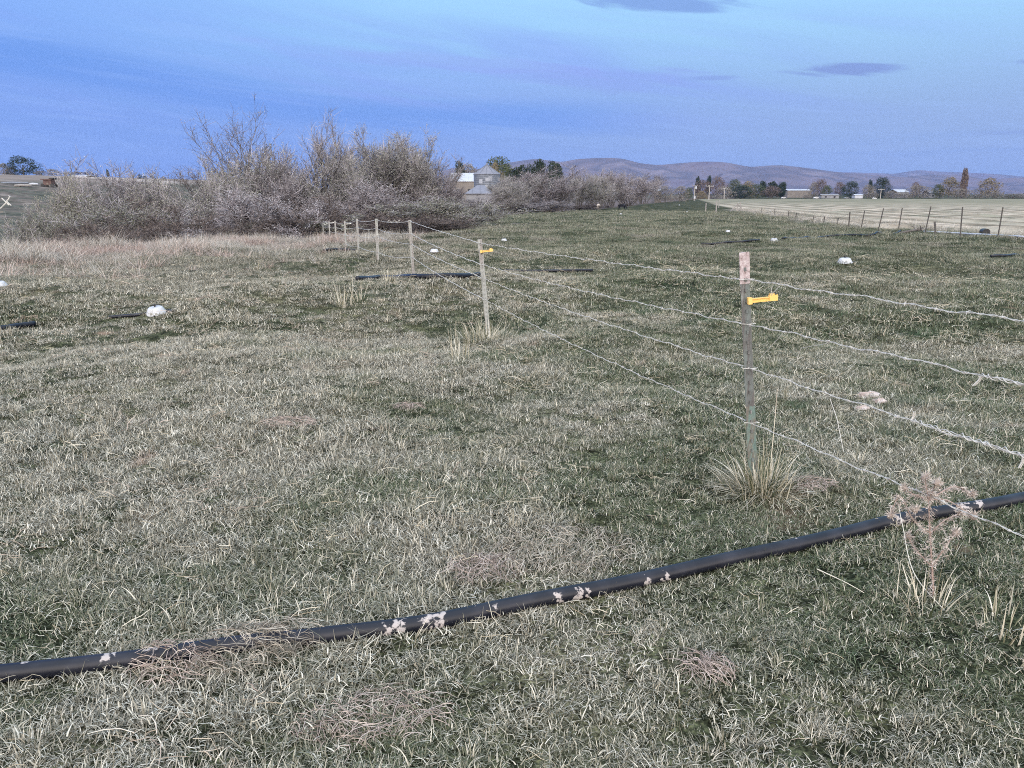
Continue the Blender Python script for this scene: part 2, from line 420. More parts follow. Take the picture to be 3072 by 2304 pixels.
# ---------------------------------------------------------------- distant hills
def hills(name, ridge, depth, thick, seed, gul):
    rs = np.random.RandomState(seed)
    px = np.array([p[0] for p in ridge], float); py = np.array([p[1] for p in ridge], float)
    cols = np.linspace(px[0], px[-1], 420)
    hy = np.interp(cols, px, py)
    kern = np.hanning(13); kern /= kern.sum(); hy = np.convolve(np.pad(hy, 6, 'edge'), kern, 'valid')
    rows = 70; xs, ys, zs = [], [], []
    Hh = np.array([zat(h, depth) for h in hy]) + 1.3
    A = (cols - 1536) / F
    V = np.zeros((rows, len(cols), 3))
    gl = np.zeros((rows, len(cols)))
    u = A * depth / 1000.
    for k in range(rows):
        t = k / (rows - 1)            # 0 front foot, .55 crest, 1 back foot
        d = depth + (t - .55) * thick
        prof = np.interp(t, [0, .1, .35, .55, .8, 1], [0, .10, .62, 1, .5, 0])
        e = 0
        for q, (fq, am) in enumerate(((2.1, .5), (4.3, .35), (9.1, .2), (19., .12), (37., .06))):
            e = e + am * np.abs(np.sin(u * fq + seed + q * 1.7 + 1.2 * np.sin(t * 5 + u * fq * .31 + q) + t * (q - 1.5)))
        z = Hh * (prof - gul * (e - .45) * math.sin(math.pi * min(t / .55, 1)) ** 1.0 * (1 if t < .55 else 0))
        V[k, :, 0] = A * depth * (1 + (t - .55) * .2); V[k, :, 1] = d + 260 * np.sin(u * 1.3 + seed); V[k, :, 2] = np.maximum(z, 0) - 1.35
    nc = len(cols)
    i, j = np.meshgrid(np.arange(rows - 1), np.arange(nc - 1), indexing='ij')
    Fc = np.stack([i * nc + j, i * nc + j + 1, (i + 1) * nc + j + 1, (i + 1) * nc + j], -1).reshape(-1, 4)
    m = mat('dry_hillside', (.13, .105, .125), .95, [(.17, .14, .155), (.10, .092, .11), (.21, .175, .19)], scale=.003, spec=0., bump=0)
    o = link(name, np_mesh(name, V.reshape(-1, 3), Fc, m, smooth=True)); tag(o, kind='structure'); return o
hills('hills', [(1200, 560), (1300, 536), (1338, 506), (1365, 499), (1400, 512), (1470, 498), (1536, 485), (1606, 476), (1680, 488), (1715, 479), (1788, 476), (1837, 478), (1870, 486), (1888, 493), (1940, 499), (2013, 492), (2067, 489), (2121, 491),
                (2160, 499), (2192, 505), (2243, 500), (2284, 499), (2365, 508), (2450, 518), (2560, 524), (2664, 531), (2780, 522), (2880, 524), (2940, 532), (2990, 538), (3050, 530), (3150, 534), (3300, 545), (3500, 560)], 5200, 2300, 3, .42)
hills('hills', [(2200, 560), (2365, 520), (2450, 517), (2521, 517), (2664, 520), (2743, 508), (2800, 512), (2856, 514), (2977, 520), (3072, 531), (3200, 540), (3500, 556)], 8200, 2500, 8, .3)

# ---------------------------------------------------------------- grass (countless: stuff)
rsg = np.random.RandomState(11)
GREEN = (.085, .125, .060); GREEN2 = (.135, .165, .088); STRAW = (.60, .55, .44); STRAW2 = (.43, .38, .29); DEAD = (.23, .185, .14); PALE = (.76, .72, .62)
GREY = (.36, .345, .295)
blade_mat = attr_mat('grass_blades',
    [(0, (.058, .074, .045)), (.26, (.085, .112, .064)), (.46, (.135, .158, .095)), (.60, (.205, .21, .14)), (.73, (.30, .285, .215)), (.85, (.42, .39, .305)), (.94, (.56, .52, .42)), (1, (.72, .68, .58))],
    world=[([(0, (.10, .096, .074)), (.28, (.20, .187, .145)), (.52, (.34, .317, .255)), (.78, (.54, .505, .415)), (1, (.76, .72, .62))], .55, .45, .60),
           ([(0, (.03, .055, .028)), (.5, (.06, .10, .05)), (.8, (.13, .16, .10)), (1, (.45, .43, .36))], 1.3, .60, .72),
           ([(0, DEAD), (.5, (.36, .28, .22)), (1, (.58, .47, .39))], 1.9, .66, .74)])
dry_mat = attr_mat('dry_grass_blades', [(0, (.17, .155, .13)), (.35, (.33, .305, .265)), (.7, (.48, .45, .40)), (1, (.66, .63, .58))],
    world=[([(0, (.24, .18, .155)), (.5, (.42, .33, .29)), (1, (.60, .50, .46))], .35, .62, .72)])
def blades(n, rad, lmin, lmax, wid, lean, curl, seed, segs=3, upright=0.):
    """a tuft of n curved tapering blades; arrays for one mesh"""
    rs = np.random.RandomState(seed); V = []; Fq = []; at = []
    ang = rs.uniform(0, 6.283, n); rr = rad * np.sqrt(rs.uniform(0, 1, n))
    bx, by = rr * np.cos(ang), rr * np.sin(ang)
    L = rs.uniform(lmin, lmax, n); h = rs.uniform(0, 6.283, n)
    if upright: h = ang + rs.uniform(-.6, .6, n)
    th = np.clip(rs.normal(lean, .38, n), .05, 1.75); cu = rs.normal(curl, .5, n); wd = wid * rs.uniform(.6, 1.35, n); rn = rs.uniform(0, 1, n)
    px, py, pz = bx.copy(), by.copy(), np.full(n, -.01)
    sa = rs.uniform(0, 3.14, n)
    sx, sy = np.cos(h + 1.57 + (sa - 1.57) * .4), np.sin(h + 1.57 + (sa - 1.57) * .4)
    rows = []
    for k in range(segs + 1):
        wk = wd * (1 - (k / segs) ** 1.6 * .85) / 2
        rows.append(np.stack([np.stack([px - sx * wk, py - sy * wk, pz], -1), np.stack([px + sx * wk, py + sy * wk, pz], -1)], 1))
        t = th + cu * (k / segs)
        t = np.clip(t, 0, 1.9); st = L / segs
        px = px + np.sin(t) * np.cos(h) * st; py = py + np.sin(t) * np.sin(h) * st; pz = np.maximum(pz + np.cos(t) * st, .002)
    V = np.stack(rows, 1).reshape(n, -1, 3)        # n, (segs+1)*2, 3
    nv = (segs + 1) * 2
    base = (np.arange(n) * nv)[:, None, None]
    q = np.array([[2 * k, 2 * k + 1, 2 * k + 3, 2 * k + 2] for k in range(segs)])[None]
    return V.reshape(-1, 3), (base + q).reshape(-1, 4), np.repeat(rn, nv)
def proto_col(name, items, m):
    c = bpy.data.collections.new(name)
    for i, it in enumerate(items):
        V, Fc, rn = it; me = np_mesh(name, V, Fc, m, {'rnd': rn}); o = bpy.data.objects.new('%s_%02d' % (name, i), me); c.objects.link(o)
    return c
def scatter(name, label, P, sc_, tilt, idx, coll, cat='grass'):
    me = bpy.data.meshes.new(name); n = len(P)
    me.vertices.add(n); me.vertices.foreach_set('co', P.astype(np.float32).ravel())
    a = me.attributes.new('rot', 'FLOAT_VECTOR', 'POINT'); a.data.foreach_set('vector', tilt.astype(np.float32).ravel())
    a = me.attributes.new('sca', 'FLOAT_VECTOR', 'POINT'); a.data.foreach_set('vector', sc_.astype(np.float32).ravel())
    a = me.attributes.new('idx', 'INT', 'POINT'); a.data.foreach_set('value', idx.astype(np.int32))
    o = link(name, me); tag(o, label, cat, kind='stuff')
    ng = bpy.data.node_groups.new(name, 'GeometryNodeTree')
    ng.interface.new_socket('Geometry', in_out='INPUT', socket_type='NodeSocketGeometry')
    ng.interface.new_socket('Geometry', in_out='OUTPUT', socket_type='NodeSocketGeometry')
    N = ng.nodes; L = ng.links
    gi = N.new('NodeGroupInput'); go = N.new('NodeGroupOutput'); ip = N.new('GeometryNodeInstanceOnPoints'); ci = N.new('GeometryNodeCollectionInfo')
    ci.inputs['Collection'].default_value = coll; ci.inputs['Separate Children'].default_value = True; ci.inputs['Reset Children'].default_value = True
    def na(nm, ty):
        x = N.new('GeometryNodeInputNamedAttribute'); x.data_type = ty; x.inputs[0].default_value = nm; return x.outputs[0]
    L.new(gi.outputs[0], ip.inputs['Points']); L.new(ci.outputs[0], ip.inputs['Instance']); ip.inputs['Pick Instance'].default_value = True
    L.new(na('idx', 'INT'), ip.inputs['Instance Index']); L.new(na('rot', 'FLOAT_VECTOR'), ip.inputs['Rotation']); L.new(na('sca', 'FLOAT_VECTOR'), ip.inputs['Scale'])
    L.new(ip.outputs[0], go.inputs[0])
    md = o.modifiers.new('scatter', 'NODES'); md.node_group = ng
    return o
def sample(r0, r1, n, a0=-41, a1=41):
    a = np.radians(rsg.uniform(a0, a1, n)); r = np.sqrt(rsg.uniform(r0 * r0, r1 * r1, n)); return r * np.sin(a), r * np.cos(a)
def vnoise(x, y, s, seed):
    z = 0
    rs = np.random.RandomState(seed)
    for k in range(7):
        a = rs.uniform(0, 6.28); f = s * rs.uniform(.6, 1.8); z = z + np.sin(f * (x * math.cos(a) + y * math.sin(a)) + rs.uniform(0, 6.28) + 1.5 * np.sin(f * .5 * (y * math.cos(a) - x * math.sin(a)) + k))
    return z / 7 / .4
short = proto_col('short_grass_tuft', [blades(74, .10, .018, .052, .0040, .95, .7, s) for s in range(8)] + [blades(64, .085, .022, .062, .0038, .75, .9, 20 + s) for s in range(4)]
                  + [blades(46, .05, .04, .095, .0040, .5, .9, 40 + s, 4, 1.) for s in range(3)]
                  + [blades(30, .10, .035, .085, .0030, 1.4, .2, 60 + s) for s in range(3)], blade_mat)
def lay(name, label, bands, coll, nidx, wt=None, hide=None, zoff=0.):
    Ps, S, Rr, I = [], [], [], []
    for (r0, r1, dens, s0, s1) in bands:
        wd_ = 78 if r1 <= 5.1 else (64 if r1 <= 11 else (52 if r1 <= 24 else 46))
        n = int(dens * (r1 * r1 - r0 * r0) * np.radians(2 * wd_) / 2)
        x, y = sample(r0, r1, n, -wd_, wd_); k = hide(x, y) if hide is not None else np.ones(n, bool); x, y = x[k], y[k]; n = len(x)
        z = np.concatenate([ground(x[i:i + 20000], y[i:i + 20000]) for i in range(0, n, 20000)]) if n else np.zeros(0)
        s = rsg.uniform(s0, s1, n) * (1 + .2 * np.clip(vnoise(x, y, 1.7, 3), -1, 1))
        Ps.append(np.stack([x, y, z + zoff], -1)); S.append(np.stack([s, s, s * rsg.uniform(.75, 1.2, n)], -1))
        Rr.append(np.stack([rsg.normal(0, .12, n), rsg.normal(0, .12, n), rsg.uniform(0, 6.283, n)], -1))
        v = vnoise(x, y, 2.3, 9)
        i = rsg.choice(len(nidx), n, p=np.array(nidx) / sum(nidx)); I.append(i)
    return scatter(name, label, np.concatenate(Ps), np.concatenate(S), np.concatenate(Rr), np.concatenate(I), coll)
in_pasture = lambda x, y: (rims(x, y) < 1.5) & ~inpoly(x, y, STUB)
lay('pasture_grass', 'short matted green and straw coloured pasture grass', [(1.2, 5, 400, .75, 1.05), (5, 10, 230, .85, 1.25), (10, 17, 70, 1.1, 1.6), (17, 24, 12, 1.3, 2.0)],
    short, [1] * 8 + [1] * 4 + [.35] * 3 + [.7] * 3, hide=in_pasture)
# long pale straws and stalks lying on the turf
def straws(n, seed):
    rs = np.random.RandomState(seed); mb = MB()
    for k in range(n):
        a = rs.uniform(0, 6.28); p = Vector((rs.uniform(-.12, .12), rs.uniform(-.12, .12), rs.uniform(.004, .04))); L_ = rs.uniform(.04, .13)
        pts = [p]; el_ = rs.normal(.12, .3)
        for j in range(3):
            p = p + Vector((math.cos(a) * math.cos(el_), math.sin(a) * math.cos(el_), math.sin(el_))) * L_ / 3
            p.z = max(p.z, .004); pts.append(p.copy()); a += rs.normal(0, .35); el_ -= rs.uniform(0, .35)
            if rs.rand() < .18: a += rs.uniform(-1.4, 1.4)
        w_ = rs.uniform(.0010, .0019)
        mb.tube(pts, [w_, w_, w_ * .9, w_ * .6], 3, r=rs.uniform(.01, 1), cap=False)
    V = np.array(mb.v); return V, np.array(mb.f), np.array(mb.rnd)
straw_mat = attr_mat('loose_straw', [(0, (.33, .27, .19)), (.4, (.56, .49, .36)), (1, (.80, .75, .63))], world=[([(0, (.36, .27, .22)), (1, (.62, .52, .44))], 1.6, .62, .7)])
blade_far = attr_mat('far_grass_blades', [(0, (.095, .11, .075)), (.3, (.14, .158, .108)), (.6, (.21, .215, .155)), (.85, (.31, .295, .23)), (1, (.46, .435, .355))],
    world=[([(0, (.10, .10, .075)), (.4, (.20, .19, .15)), (.75, (.32, .30, .245)), (1, (.50, .475, .41))], .45, .46, .60),
           ([(0, (.055, .08, .05)), (.5, (.09, .12, .075)), (1, (.20, .21, .155))], .8, .56, .68)])
farc = proto_col('far_grass_tuft', [blades(130, .13, .015, .05, .0034, .8, .7, 400 + s, 2) for s in range(8)], blade_far)
strawc = proto_col('straw_bits', [straws(9, 100 + s) for s in range(8)], straw_mat)
lay('loose_straw', 'loose pale straws and bent stalks strewn over the turf', [(1.2, 5, 9, .6, 1.0), (5, 11, 5, .7, 1.2), (11, 22, 2.0, 1.1, 1.8)], strawc, [1] * 8, hide=in_pasture, zoff=.012)
lay('pasture_grass', 'grey green matted grass of the far pasture', [(14, 20, 22, 1.2, 1.7), (20, 34, 26, 1.5, 2.3), (34, 60, 8, 2.4, 3.6), (60, 120, 2.0, 3.5, 5.5)], farc, [1] * 8, hide=in_pasture)
# tall dry grass along the rim of the creek and the fence line
tall = proto_col('tall_dry_tuft', [blades(60, .16, .18, .48, .006, .32, .55, 200 + s, 4, 1.) for s in range(5)] + [blades(34, .12, .35, .75, .005, .22, .35, 220 + s, 4, 1.) for s in range(3)], dry_mat)
def rimband():
    x, y = sample(14, 60, 42000, -43, 6); s = rims(x, y); a = x / y
    pr = sst(-9, -1.5, s) * sst(7, 2, s) * sst(-.1, -.24, a) + .10 * sst(14, 22, np.hypot(x, y)) * sst(-.1, -.45, a) * (s < 2)
    k = (rsg.rand(len(x)) < pr * .8) ; x, y = x[k], y[k]
    # along the right fence and over the stubble edge
    x2, y2 = sample(20, 140, 60000, 5, 42); d = pdist(x2, y2, FENCE_R); ins = inpoly(x2, y2, STUB)
    pr = np.where(ins, sst(9, .5, d) * .8 + .05, sst(1.0, .1, d) * .5)
    k = rsg.rand(len(x2)) < pr * .55; x2, y2 = x2[k], y2[k]
    x = np.concatenate([x, x2]); y = np.concatenate([y, y2]); n = len(x); z = ground(x, y)
    s = rsg.uniform(.6, 1.15, n) * (1 + .4 * np.clip(vnoise(x, y, 1.1, 4), -1, 1)); s[-len(x2):] *= .9
    vs = rsg.uniform(.35, .75, n)
    scatter('tall_dry_grass', 'tall bleached grass along the creek rim and field fence', np.stack([x, y, z], -1), np.stack([s * 1.3, s * 1.3, s * vs], -1),
            np.stack([rsg.normal(0, .15, n), rsg.normal(0, .15, n), rsg.uniform(0, 6.28, n)], -1), rsg.randint(0, 8, n), tall)
rimband()

# ---------------------------------------------------------------- near fence
M_post = mat('weathered_post', (.085, .105, .105), .8, [(.17, .195, .19), (.12, .11, .108), (.30, .325, .32)], scale=9, bump=.5, bscale=60, stretch=(3, 3, .35), spec=.2)
M_postg = mat('green_painted_steel', (.08, .12, .11), .6, [(.15, .21, .19), (.15, .13, .11), (.22, .28, .26)], scale=14, bump=.4, bscale=50, stretch=(2, 2, .5), spec=.3)
M_white = mat('flaking_white_paint', (.20, .15, .145), .8, [(.40, .325, .33), (.47, .40, .41), (.55, .50, .50)], scale=60, bump=.5, bscale=70, spec=.2)
M_wire = mat('galvanised_wire', (.42, .42, .40), .6, [(.58, .57, .54), (.33, .31, .29)], scale=30, metallic=.15, spec=.5)
M_post_lit = mat('lit_weathered_post', (.24, .25, .24), .8, [(.36, .37, .355), (.28, .26, .25), (.46, .47, .45)], scale=7, bump=.5, bscale=60, stretch=(3, 3, .35), spec=.2)  # paler copy of the post material: light on farther posts put into colour
M_yel = mat('yellow_plastic', (.80, .50, .14), .45, [(.86, .57, .19)], scale=12, spec=.4)
M_wht = mat('pale_plastic', (.62, .62, .58), .5, [(.75, .75, .72)], scale=12, spec=.4)
M_blk = mat('black_plastic', (.012, .012, .014), .45, [(.03, .03, .032)], scale=9, spec=.4)
PD = [(2255, 2232, 758, 3.95), (1466, 1439, 718, 9.4), (1240, 1229, 660, 14.6), (1129, 1129, 656, 19.2), (1069, 1071, 656, 24.4), (1035, 1034, 663, 29.7), (1007, 1005, 662, 35.2), (988, 987, 664, 41),
      (970, 968, 666, 46.5), (953, 949, 676, 52), (945, 943, 678, 57.5), (931, 930, 685, 63), (925, 924, 689, 69)]
SY = [(838, 971, 1104, 1267), (729, 793, 834, 898), (663, 700, 732, 771), (659, 685, 708, 756)]
posts = []
for k, (xb, xt, yt, d) in enumerate(PD):
    top = pt(xt, yt, d); bx = (xb - 1536) / F
    # base: same depth; x from the photo's base column
    b_ = pt(xb, 1500 if k == 0 else (990 if k == 1 else 800), d); base = Vector((b_.x if k < 3 else top.x, d, gz(b_.x if k < 3 else top.x, d)))
    zs = [pt(xt, y, d).z for y in SY[k]] if k < 4 else [top.z - .05, top.z - .26, top.z - .50, top.z - .84]
    posts.append((base, top, zs))
b0, t0_, z0 = posts[0]; dirf = (posts[0][0] - posts[1][0]); dirf.z = 0
off = Vector((b0.x, b0.y, 0)) + dirf.normalized() * 5.3
zoff_ = [1.15, .93, .70, .40]
fence = empty('wire_fence', (b0.x, b0.y, gz(b0.x, b0.y)))
tag(fence, 'near fence of four twisted wires on narrow metal posts crossing the pasture', 'fence')
finv = Vector(fence.location)
def floc(v): return Vector(v) - finv
def tpost(base, top, parent, white=False, green=False, offset=Vector((0, 0, 0)), simple=False, wide=.050, name='post', m=None, face=0.):
    """steel T section: flat face plate towards the wires, rib behind with studs"""
    up = (top - base).normalized(); sx = Vector((math.cos(face), math.sin(face), 0)); sx = (sx - up * sx.dot(up)).normalized(); sy = up.cross(sx).normalized()
    H = (top - base).length; w_, t_, dd = wide / 2, .0045, .030
    sec = [(-w_, 0), (w_, 0), (w_, t_), (.005, t_ + .003), (.0035, dd), (-.0035, dd), (-.005, t_ + .003), (-w_, t_)]
    def seg(z0_, z1, s, nz):
        mb = MB(); vs = []
        for q in range(nz + 1):
            z = z0_ + (z1 - z0_) * q / nz
            wob = math.sin(z * 23 + base.x * 9) * .0012
            for a, b in sec: vs.append(base - offset + up * z + sx * (a * s + wob) + sy * (b * s - (.0018 if s > 1 else 0)))
        n = 8
        fs = [(q * n + k, q * n + (k + 1) % n, (q + 1) * n + (k + 1) % n, (q + 1) * n + k) for q in range(nz) for k in range(n)]
        fs += [tuple(range(n - 1, -1, -1)), tuple(nz * n + k for k in range(n))]
        mb.add(vs, fs); return mb
    body = seg(-.12, H - (.0 if not white else .0), 1., 2 if simple else 14)
    if not simple:
        z = .12
        while z < H - .03:
            c = base - offset + up * z - sy * .004
            e1, e2, e3 = sx * .005, sy * .005, up * .009
            vs = [c + e1 * a + e2 * b + e3 * g for g in (-1, 1) for a, b in ((-1, -1), (1, -1), (1, 1), (-1, 1))]
            body.add(vs, [(3, 2, 1, 0), (4, 5, 6, 7), (0, 1, 5, 4), (1, 2, 6, 5), (2, 3, 7, 6), (3, 0, 4, 7)]); z += .054
    po = body.build(name, m or M_post, parent)
    if white:
        seg(H - .158, H + .002, 1.09, 8).build('painted_top', M_white, po)
    if green:
        seg(.0, .42, 1.05, 10).build('painted_base', M_postg, po)
    return po
faces = [R(6), R(-10), R(4)]
post_objs = []
for k, (b, t, zs) in enumerate(posts):
    po = tpost(b, t, fence, white=(k == 0), green=(k == 0), offset=finv, simple=k > 3, face=faces[k] if k < 3 else R(0), wide=.048 if k < 1 else (.054 if k < 3 else .062), m=M_post_lit if k else None)
    post_objs.append(po)
    if k < 3:
        for z in zs:
            f = (z - b.z) / (t.z - b.z); c = b.lerp(t, f) - finv; mb = MB(); w_ = .031
            mb.tube([c + Vector(q) for q in ((-w_ - .006, -.006, .003), (-w_, -.010, .0), (0, -.012, -.001), (w_, -.010, 0), (w_ + .014, -.004, .002))], .0022, 5)
            mb.tube([c + Vector(q) for q in ((-w_, -.010, 0), (-w_ - .006, .01, 0), (-.02, .032, .004), (.02, .032, .004), (w_ + .006, .01, 0), (w_, -.01, 0))], .0020, 5)
            mb.build('wire_clip', M_wire, po)
post_objs[0]['label'] = 'nearest post with flaking white top and greenish base'
# the post past the right edge of the frame
po = tpost(Vector((off.x, off.y, gz(off.x, off.y))), Vector((off.x, off.y, 1.3)), fence, offset=finv)
# twisted wire strands: the off-frame post's tie heights follow the photo's right edge
def fpt(px, py):
    d = Vector(ray(px, py)); p0 = Vector((b0.x, b0.y - .013, 0)); nrm = dirf.normalized().cross(Vector((0, 0, 1)))
    t = (p0 - Vector((0, 0, CAMZ))).dot(nrm) / d.dot(nrm); return Vector((0, 0, CAMZ)) + d * t
for k_, py_ in enumerate((683, 817, 974, 1148)):
    q_ = fpt(3072, py_ * 3072 / 2212); f_ = (q_ - Vector((b0.x, b0.y, q_.z))).length / 5.3
    zoff_[k_] = z0[k_] + (q_.z - z0[k_]) / f_
SEG0 = {}
def strand(k):
    ctl = [Vector((off.x, off.y, zoff_[k]))] + [Vector((b.x + (t.x - b.x) * ((zs[k] - b.z) / (t.z - b.z)), b.y - .013, zs[k])) for b, t, zs in posts]
    ctl = [p - finv for p in ctl]; mb = MB(); rs = random.Random(k)
    for i in range(len(ctl) - 1):
        a, b = ctl[i], ctl[i + 1]; Ln = (b - a).length; sag = (.012, .03, .03, .035)[k] if i > 0 else .004
        if i > 2: sag = rs.uniform(.02, .07)
        ph = rs.uniform(0, 6)
        def P(t, a=a, b=b, Ln=Ln, sag=sag, ph=ph): return a.lerp(b, t) + Vector((0, 0, -sag * 4 * t * (1 - t) + .003 * math.sin(t * Ln * 9 + ph) + .003 * math.sin(t * Ln * 23 + ph) + .0015 * math.sin(t * Ln * 51 + ph)))
        if i == 0: SEG0[k] = P
        if i < 2:
            n = int(Ln / .011); d = (b - a).normalized(); u = d.orthogonal().normalized(); v = d.cross(u)
            for s_ in (0, math.pi):
                mb.tube([P(q / n) + (u * math.cos(q * .011 / .085 * 6.283 + s_) + v * math.sin(q * .011 / .085 * 6.283 + s_)) * .0019 for q in range(n + 1)], .0015, 5, cap=False)
            q = .10
            while q < Ln:
                c = P(q / Ln)
                for s_ in (0, 1):
                    an = rs.uniform(0, 3.1); e = (u * math.cos(an) + v * math.sin(an)) * .011 + d * rs.uniform(-.004, .004)
                    mb.tube([c - e, c - e * .3 + v * .003, c + e * .3 - v * .003, c + e], [.0007, .0014, .0014, .0007], 4)
                mb.tube([c - d * .005, c + d * .005], .0045, 6); q += .14 + rs.uniform(-.015, .015)
        else:
            r = .0045 if i < 4 else .006
            n = max(6, int(Ln / .12)); mb.tube([P(q / n) for q in range(n + 1)], r, 5, cap=False)
    return mb.build('wire_strand', M_wire, fence)
strands = [strand(k) for k in range(4)]
# splices wound round the strands towards the right edge
def fpt(px, py):
    d = Vector(ray(px, py)); p0 = Vector((b0.x, b0.y - .013, 0)); nrm = dirf.normalized().cross(Vector((0, 0, 1)))
    t = (p0 - Vector((0, 0, CAMZ))).dot(nrm) / d.dot(nrm); return Vector((0, 0, CAMZ)) + d * t
S_ = 3072 / 2212
def onstrand(k, px):
    for q in range(600):
        p = SEG0[k](1 - q / 600) + finv
        if p.y * cp - (p.z - CAMZ) * sp_ > .3 and p.x / (p.y * cp - (p.z - CAMZ) * sp_) * F + 1536 > px: return p
    return p
def splice(k, pxa, pxb, turns, ends, rad=.0055):
    a, b = onstrand(k, pxa) - finv, onstrand(k, pxb) - finv; d = (b - a); L_ = d.length; d.normalize(); u = d.orthogonal().normalized(); v = d.cross(u); mb = MB()
    for s_ in (0, 2.4):
        n = turns * 12; pts = [a + d * L_ * (q / n) + (u * math.cos(q / 12 * 6.283 + s_) + v * math.sin(q / 12 * 6.283 + s_)) * (rad + .003 * math.sin(q * .13 + s_) + .0015 * math.sin(q * .31 + s_)) for q in range(n + 1)]
        mb.tube(pts, .0018, 5)
    for (ppx, vec) in ends:
        p = onstrand(k, ppx) - finv; mb.tube([p, p + Vector(vec) * .5 + Vector((.004, 0, 0)), p + Vector(vec)], [.0026, .0026, .002], 5)
        mb.tube([p + Vector((.004, 0, .001)), p + Vector(vec) * .5 + Vector((.010, 0, 0)), p + Vector(vec) + Vector((.006, 0, 0))], [.0026, .0026, .002], 5)
    mb.build('splice', M_wire, strands[k])
splice(2, 1965 * S_, 2230 * S_, 7, [(1968 * S_, (.004, 0, .034)), (2205 * S_, (-.008, 0, -.045))], .0055)
splice(1, 2115 * S_, 2240 * S_, 4, [(2118 * S_, (-.020, .01, -.040))])
mb = MB()
for (a, b, c) in (((1668, 618), (1664, 640), (1683, 619)),):
    A, B, C_ = (fpt(q[0] * S_, q[1] * S_) - finv for q in (a, b, c)); mb.tube([A, B, C_], .0022, 5)
mb.build('wire_loop', M_wire, strands[0])
for pts in (((1695, 716), (1640, 776)), ((1796, 740), (1730, 752), (1722, 776))):
    mb = MB(); mb.tube([fpt(x * S_, y * S_) - finv for x, y in pts], .0014, 4); mb.build('loose_wire_end', M_wire, strands[1])
mb = MB(); mb.tube([fpt(x * S_, y * S_) - finv for x, y in ((1793, 862), (1808, 905), (1818, 955), (1822, 975))], .0016, 4); mb.build('loose_wire_end', M_wire, strands[2])
# offset insulators
def insulator(k, px, py, L_, col_m, hook=True, dz=.008):
    b, t, zs = posts[k]; p = pt(px, py, b.y - .02) - finv; s = L_ / .15; mb = MB()
    def bx(x0, x1, h, d, zc): 
        mb.box((p.x + (x0 + x1) / 2 * s, p.y, p.z + zc * s), ((x1 - x0) * s, d * s, h * s))
    bx(0, .020, .034, .030, 0); bx(.020, .108, .0035, .020, .009); bx(.020, .108, .0035, .020, -.009); bx(.020, .108, .0165, .004, 0)
    bx(.108, .150, .030, .026, .004); bx(.112, .134, .008, .020, .0225)
    o = MB(); o.v = [Matrix.Rotation(R(-6), 3, 'Y') @ (Vector(q) - p) + p for q in mb.v]; o.f = mb.f; o.rnd = mb.rnd
    io = o.build('insulator', col_m, post_objs[k])
    if hook:
        mb = MB(); c = p + Vector((.122 * s, 0, .034 * s))
        mb.tube([c + Vector((math.cos(a) * .012, 0, math.sin(a) * .022)) * s for a in np.linspace(-.4, 3.54, 9)], .0018 * s, 5)
        mb.box(tuple(p + Vector((.134, 0, .032)) * s), (.018 * s, .016 * s, .012 * s)); mb.build('hook', M_blk, io)
    return io
insulator(0, 2243, 903, .150, M_yel)['label'] = 'long yellow plastic offset arm'
insulator(1, 1441, 755, .155, M_yel)['label'] = 'yellow plastic offset arm with rusty hook'
insulator(5, 1040, 672, .17, M_wht, False); insulator(7, 990, 669, .2, M_wht, False); insulator(8, 972, 673, .2, M_wht, False); insulator(9, 952, 681, .2, M_wht, False)
# hanging stay between the strands further along
a, b = posts[3], posts[2]
mb = MB(); p = pt(850 * 1 + 757 / 2.95, 600 + 255 / 2.95, 16.6) - finv; mb.tube([p, p + Vector((.0, 0, -.12)), p + Vector((-.02, 0, -.22))], .006, 5); mb.build('loose_wire_end', M_wire, strands[1])
p = pt(1180, 664, 15.9) - finv; mb = MB()
for q in range(14):
    an = q * 1.1; mb.tube([p + Vector((-.12 + q * .018, 0, 0)), p + Vector((-.12 + q * .018 + .02, .02 * math.cos(an), .035 * math.sin(an)))], .004, 4)
mb.build('splice', M_wire, strands[0])

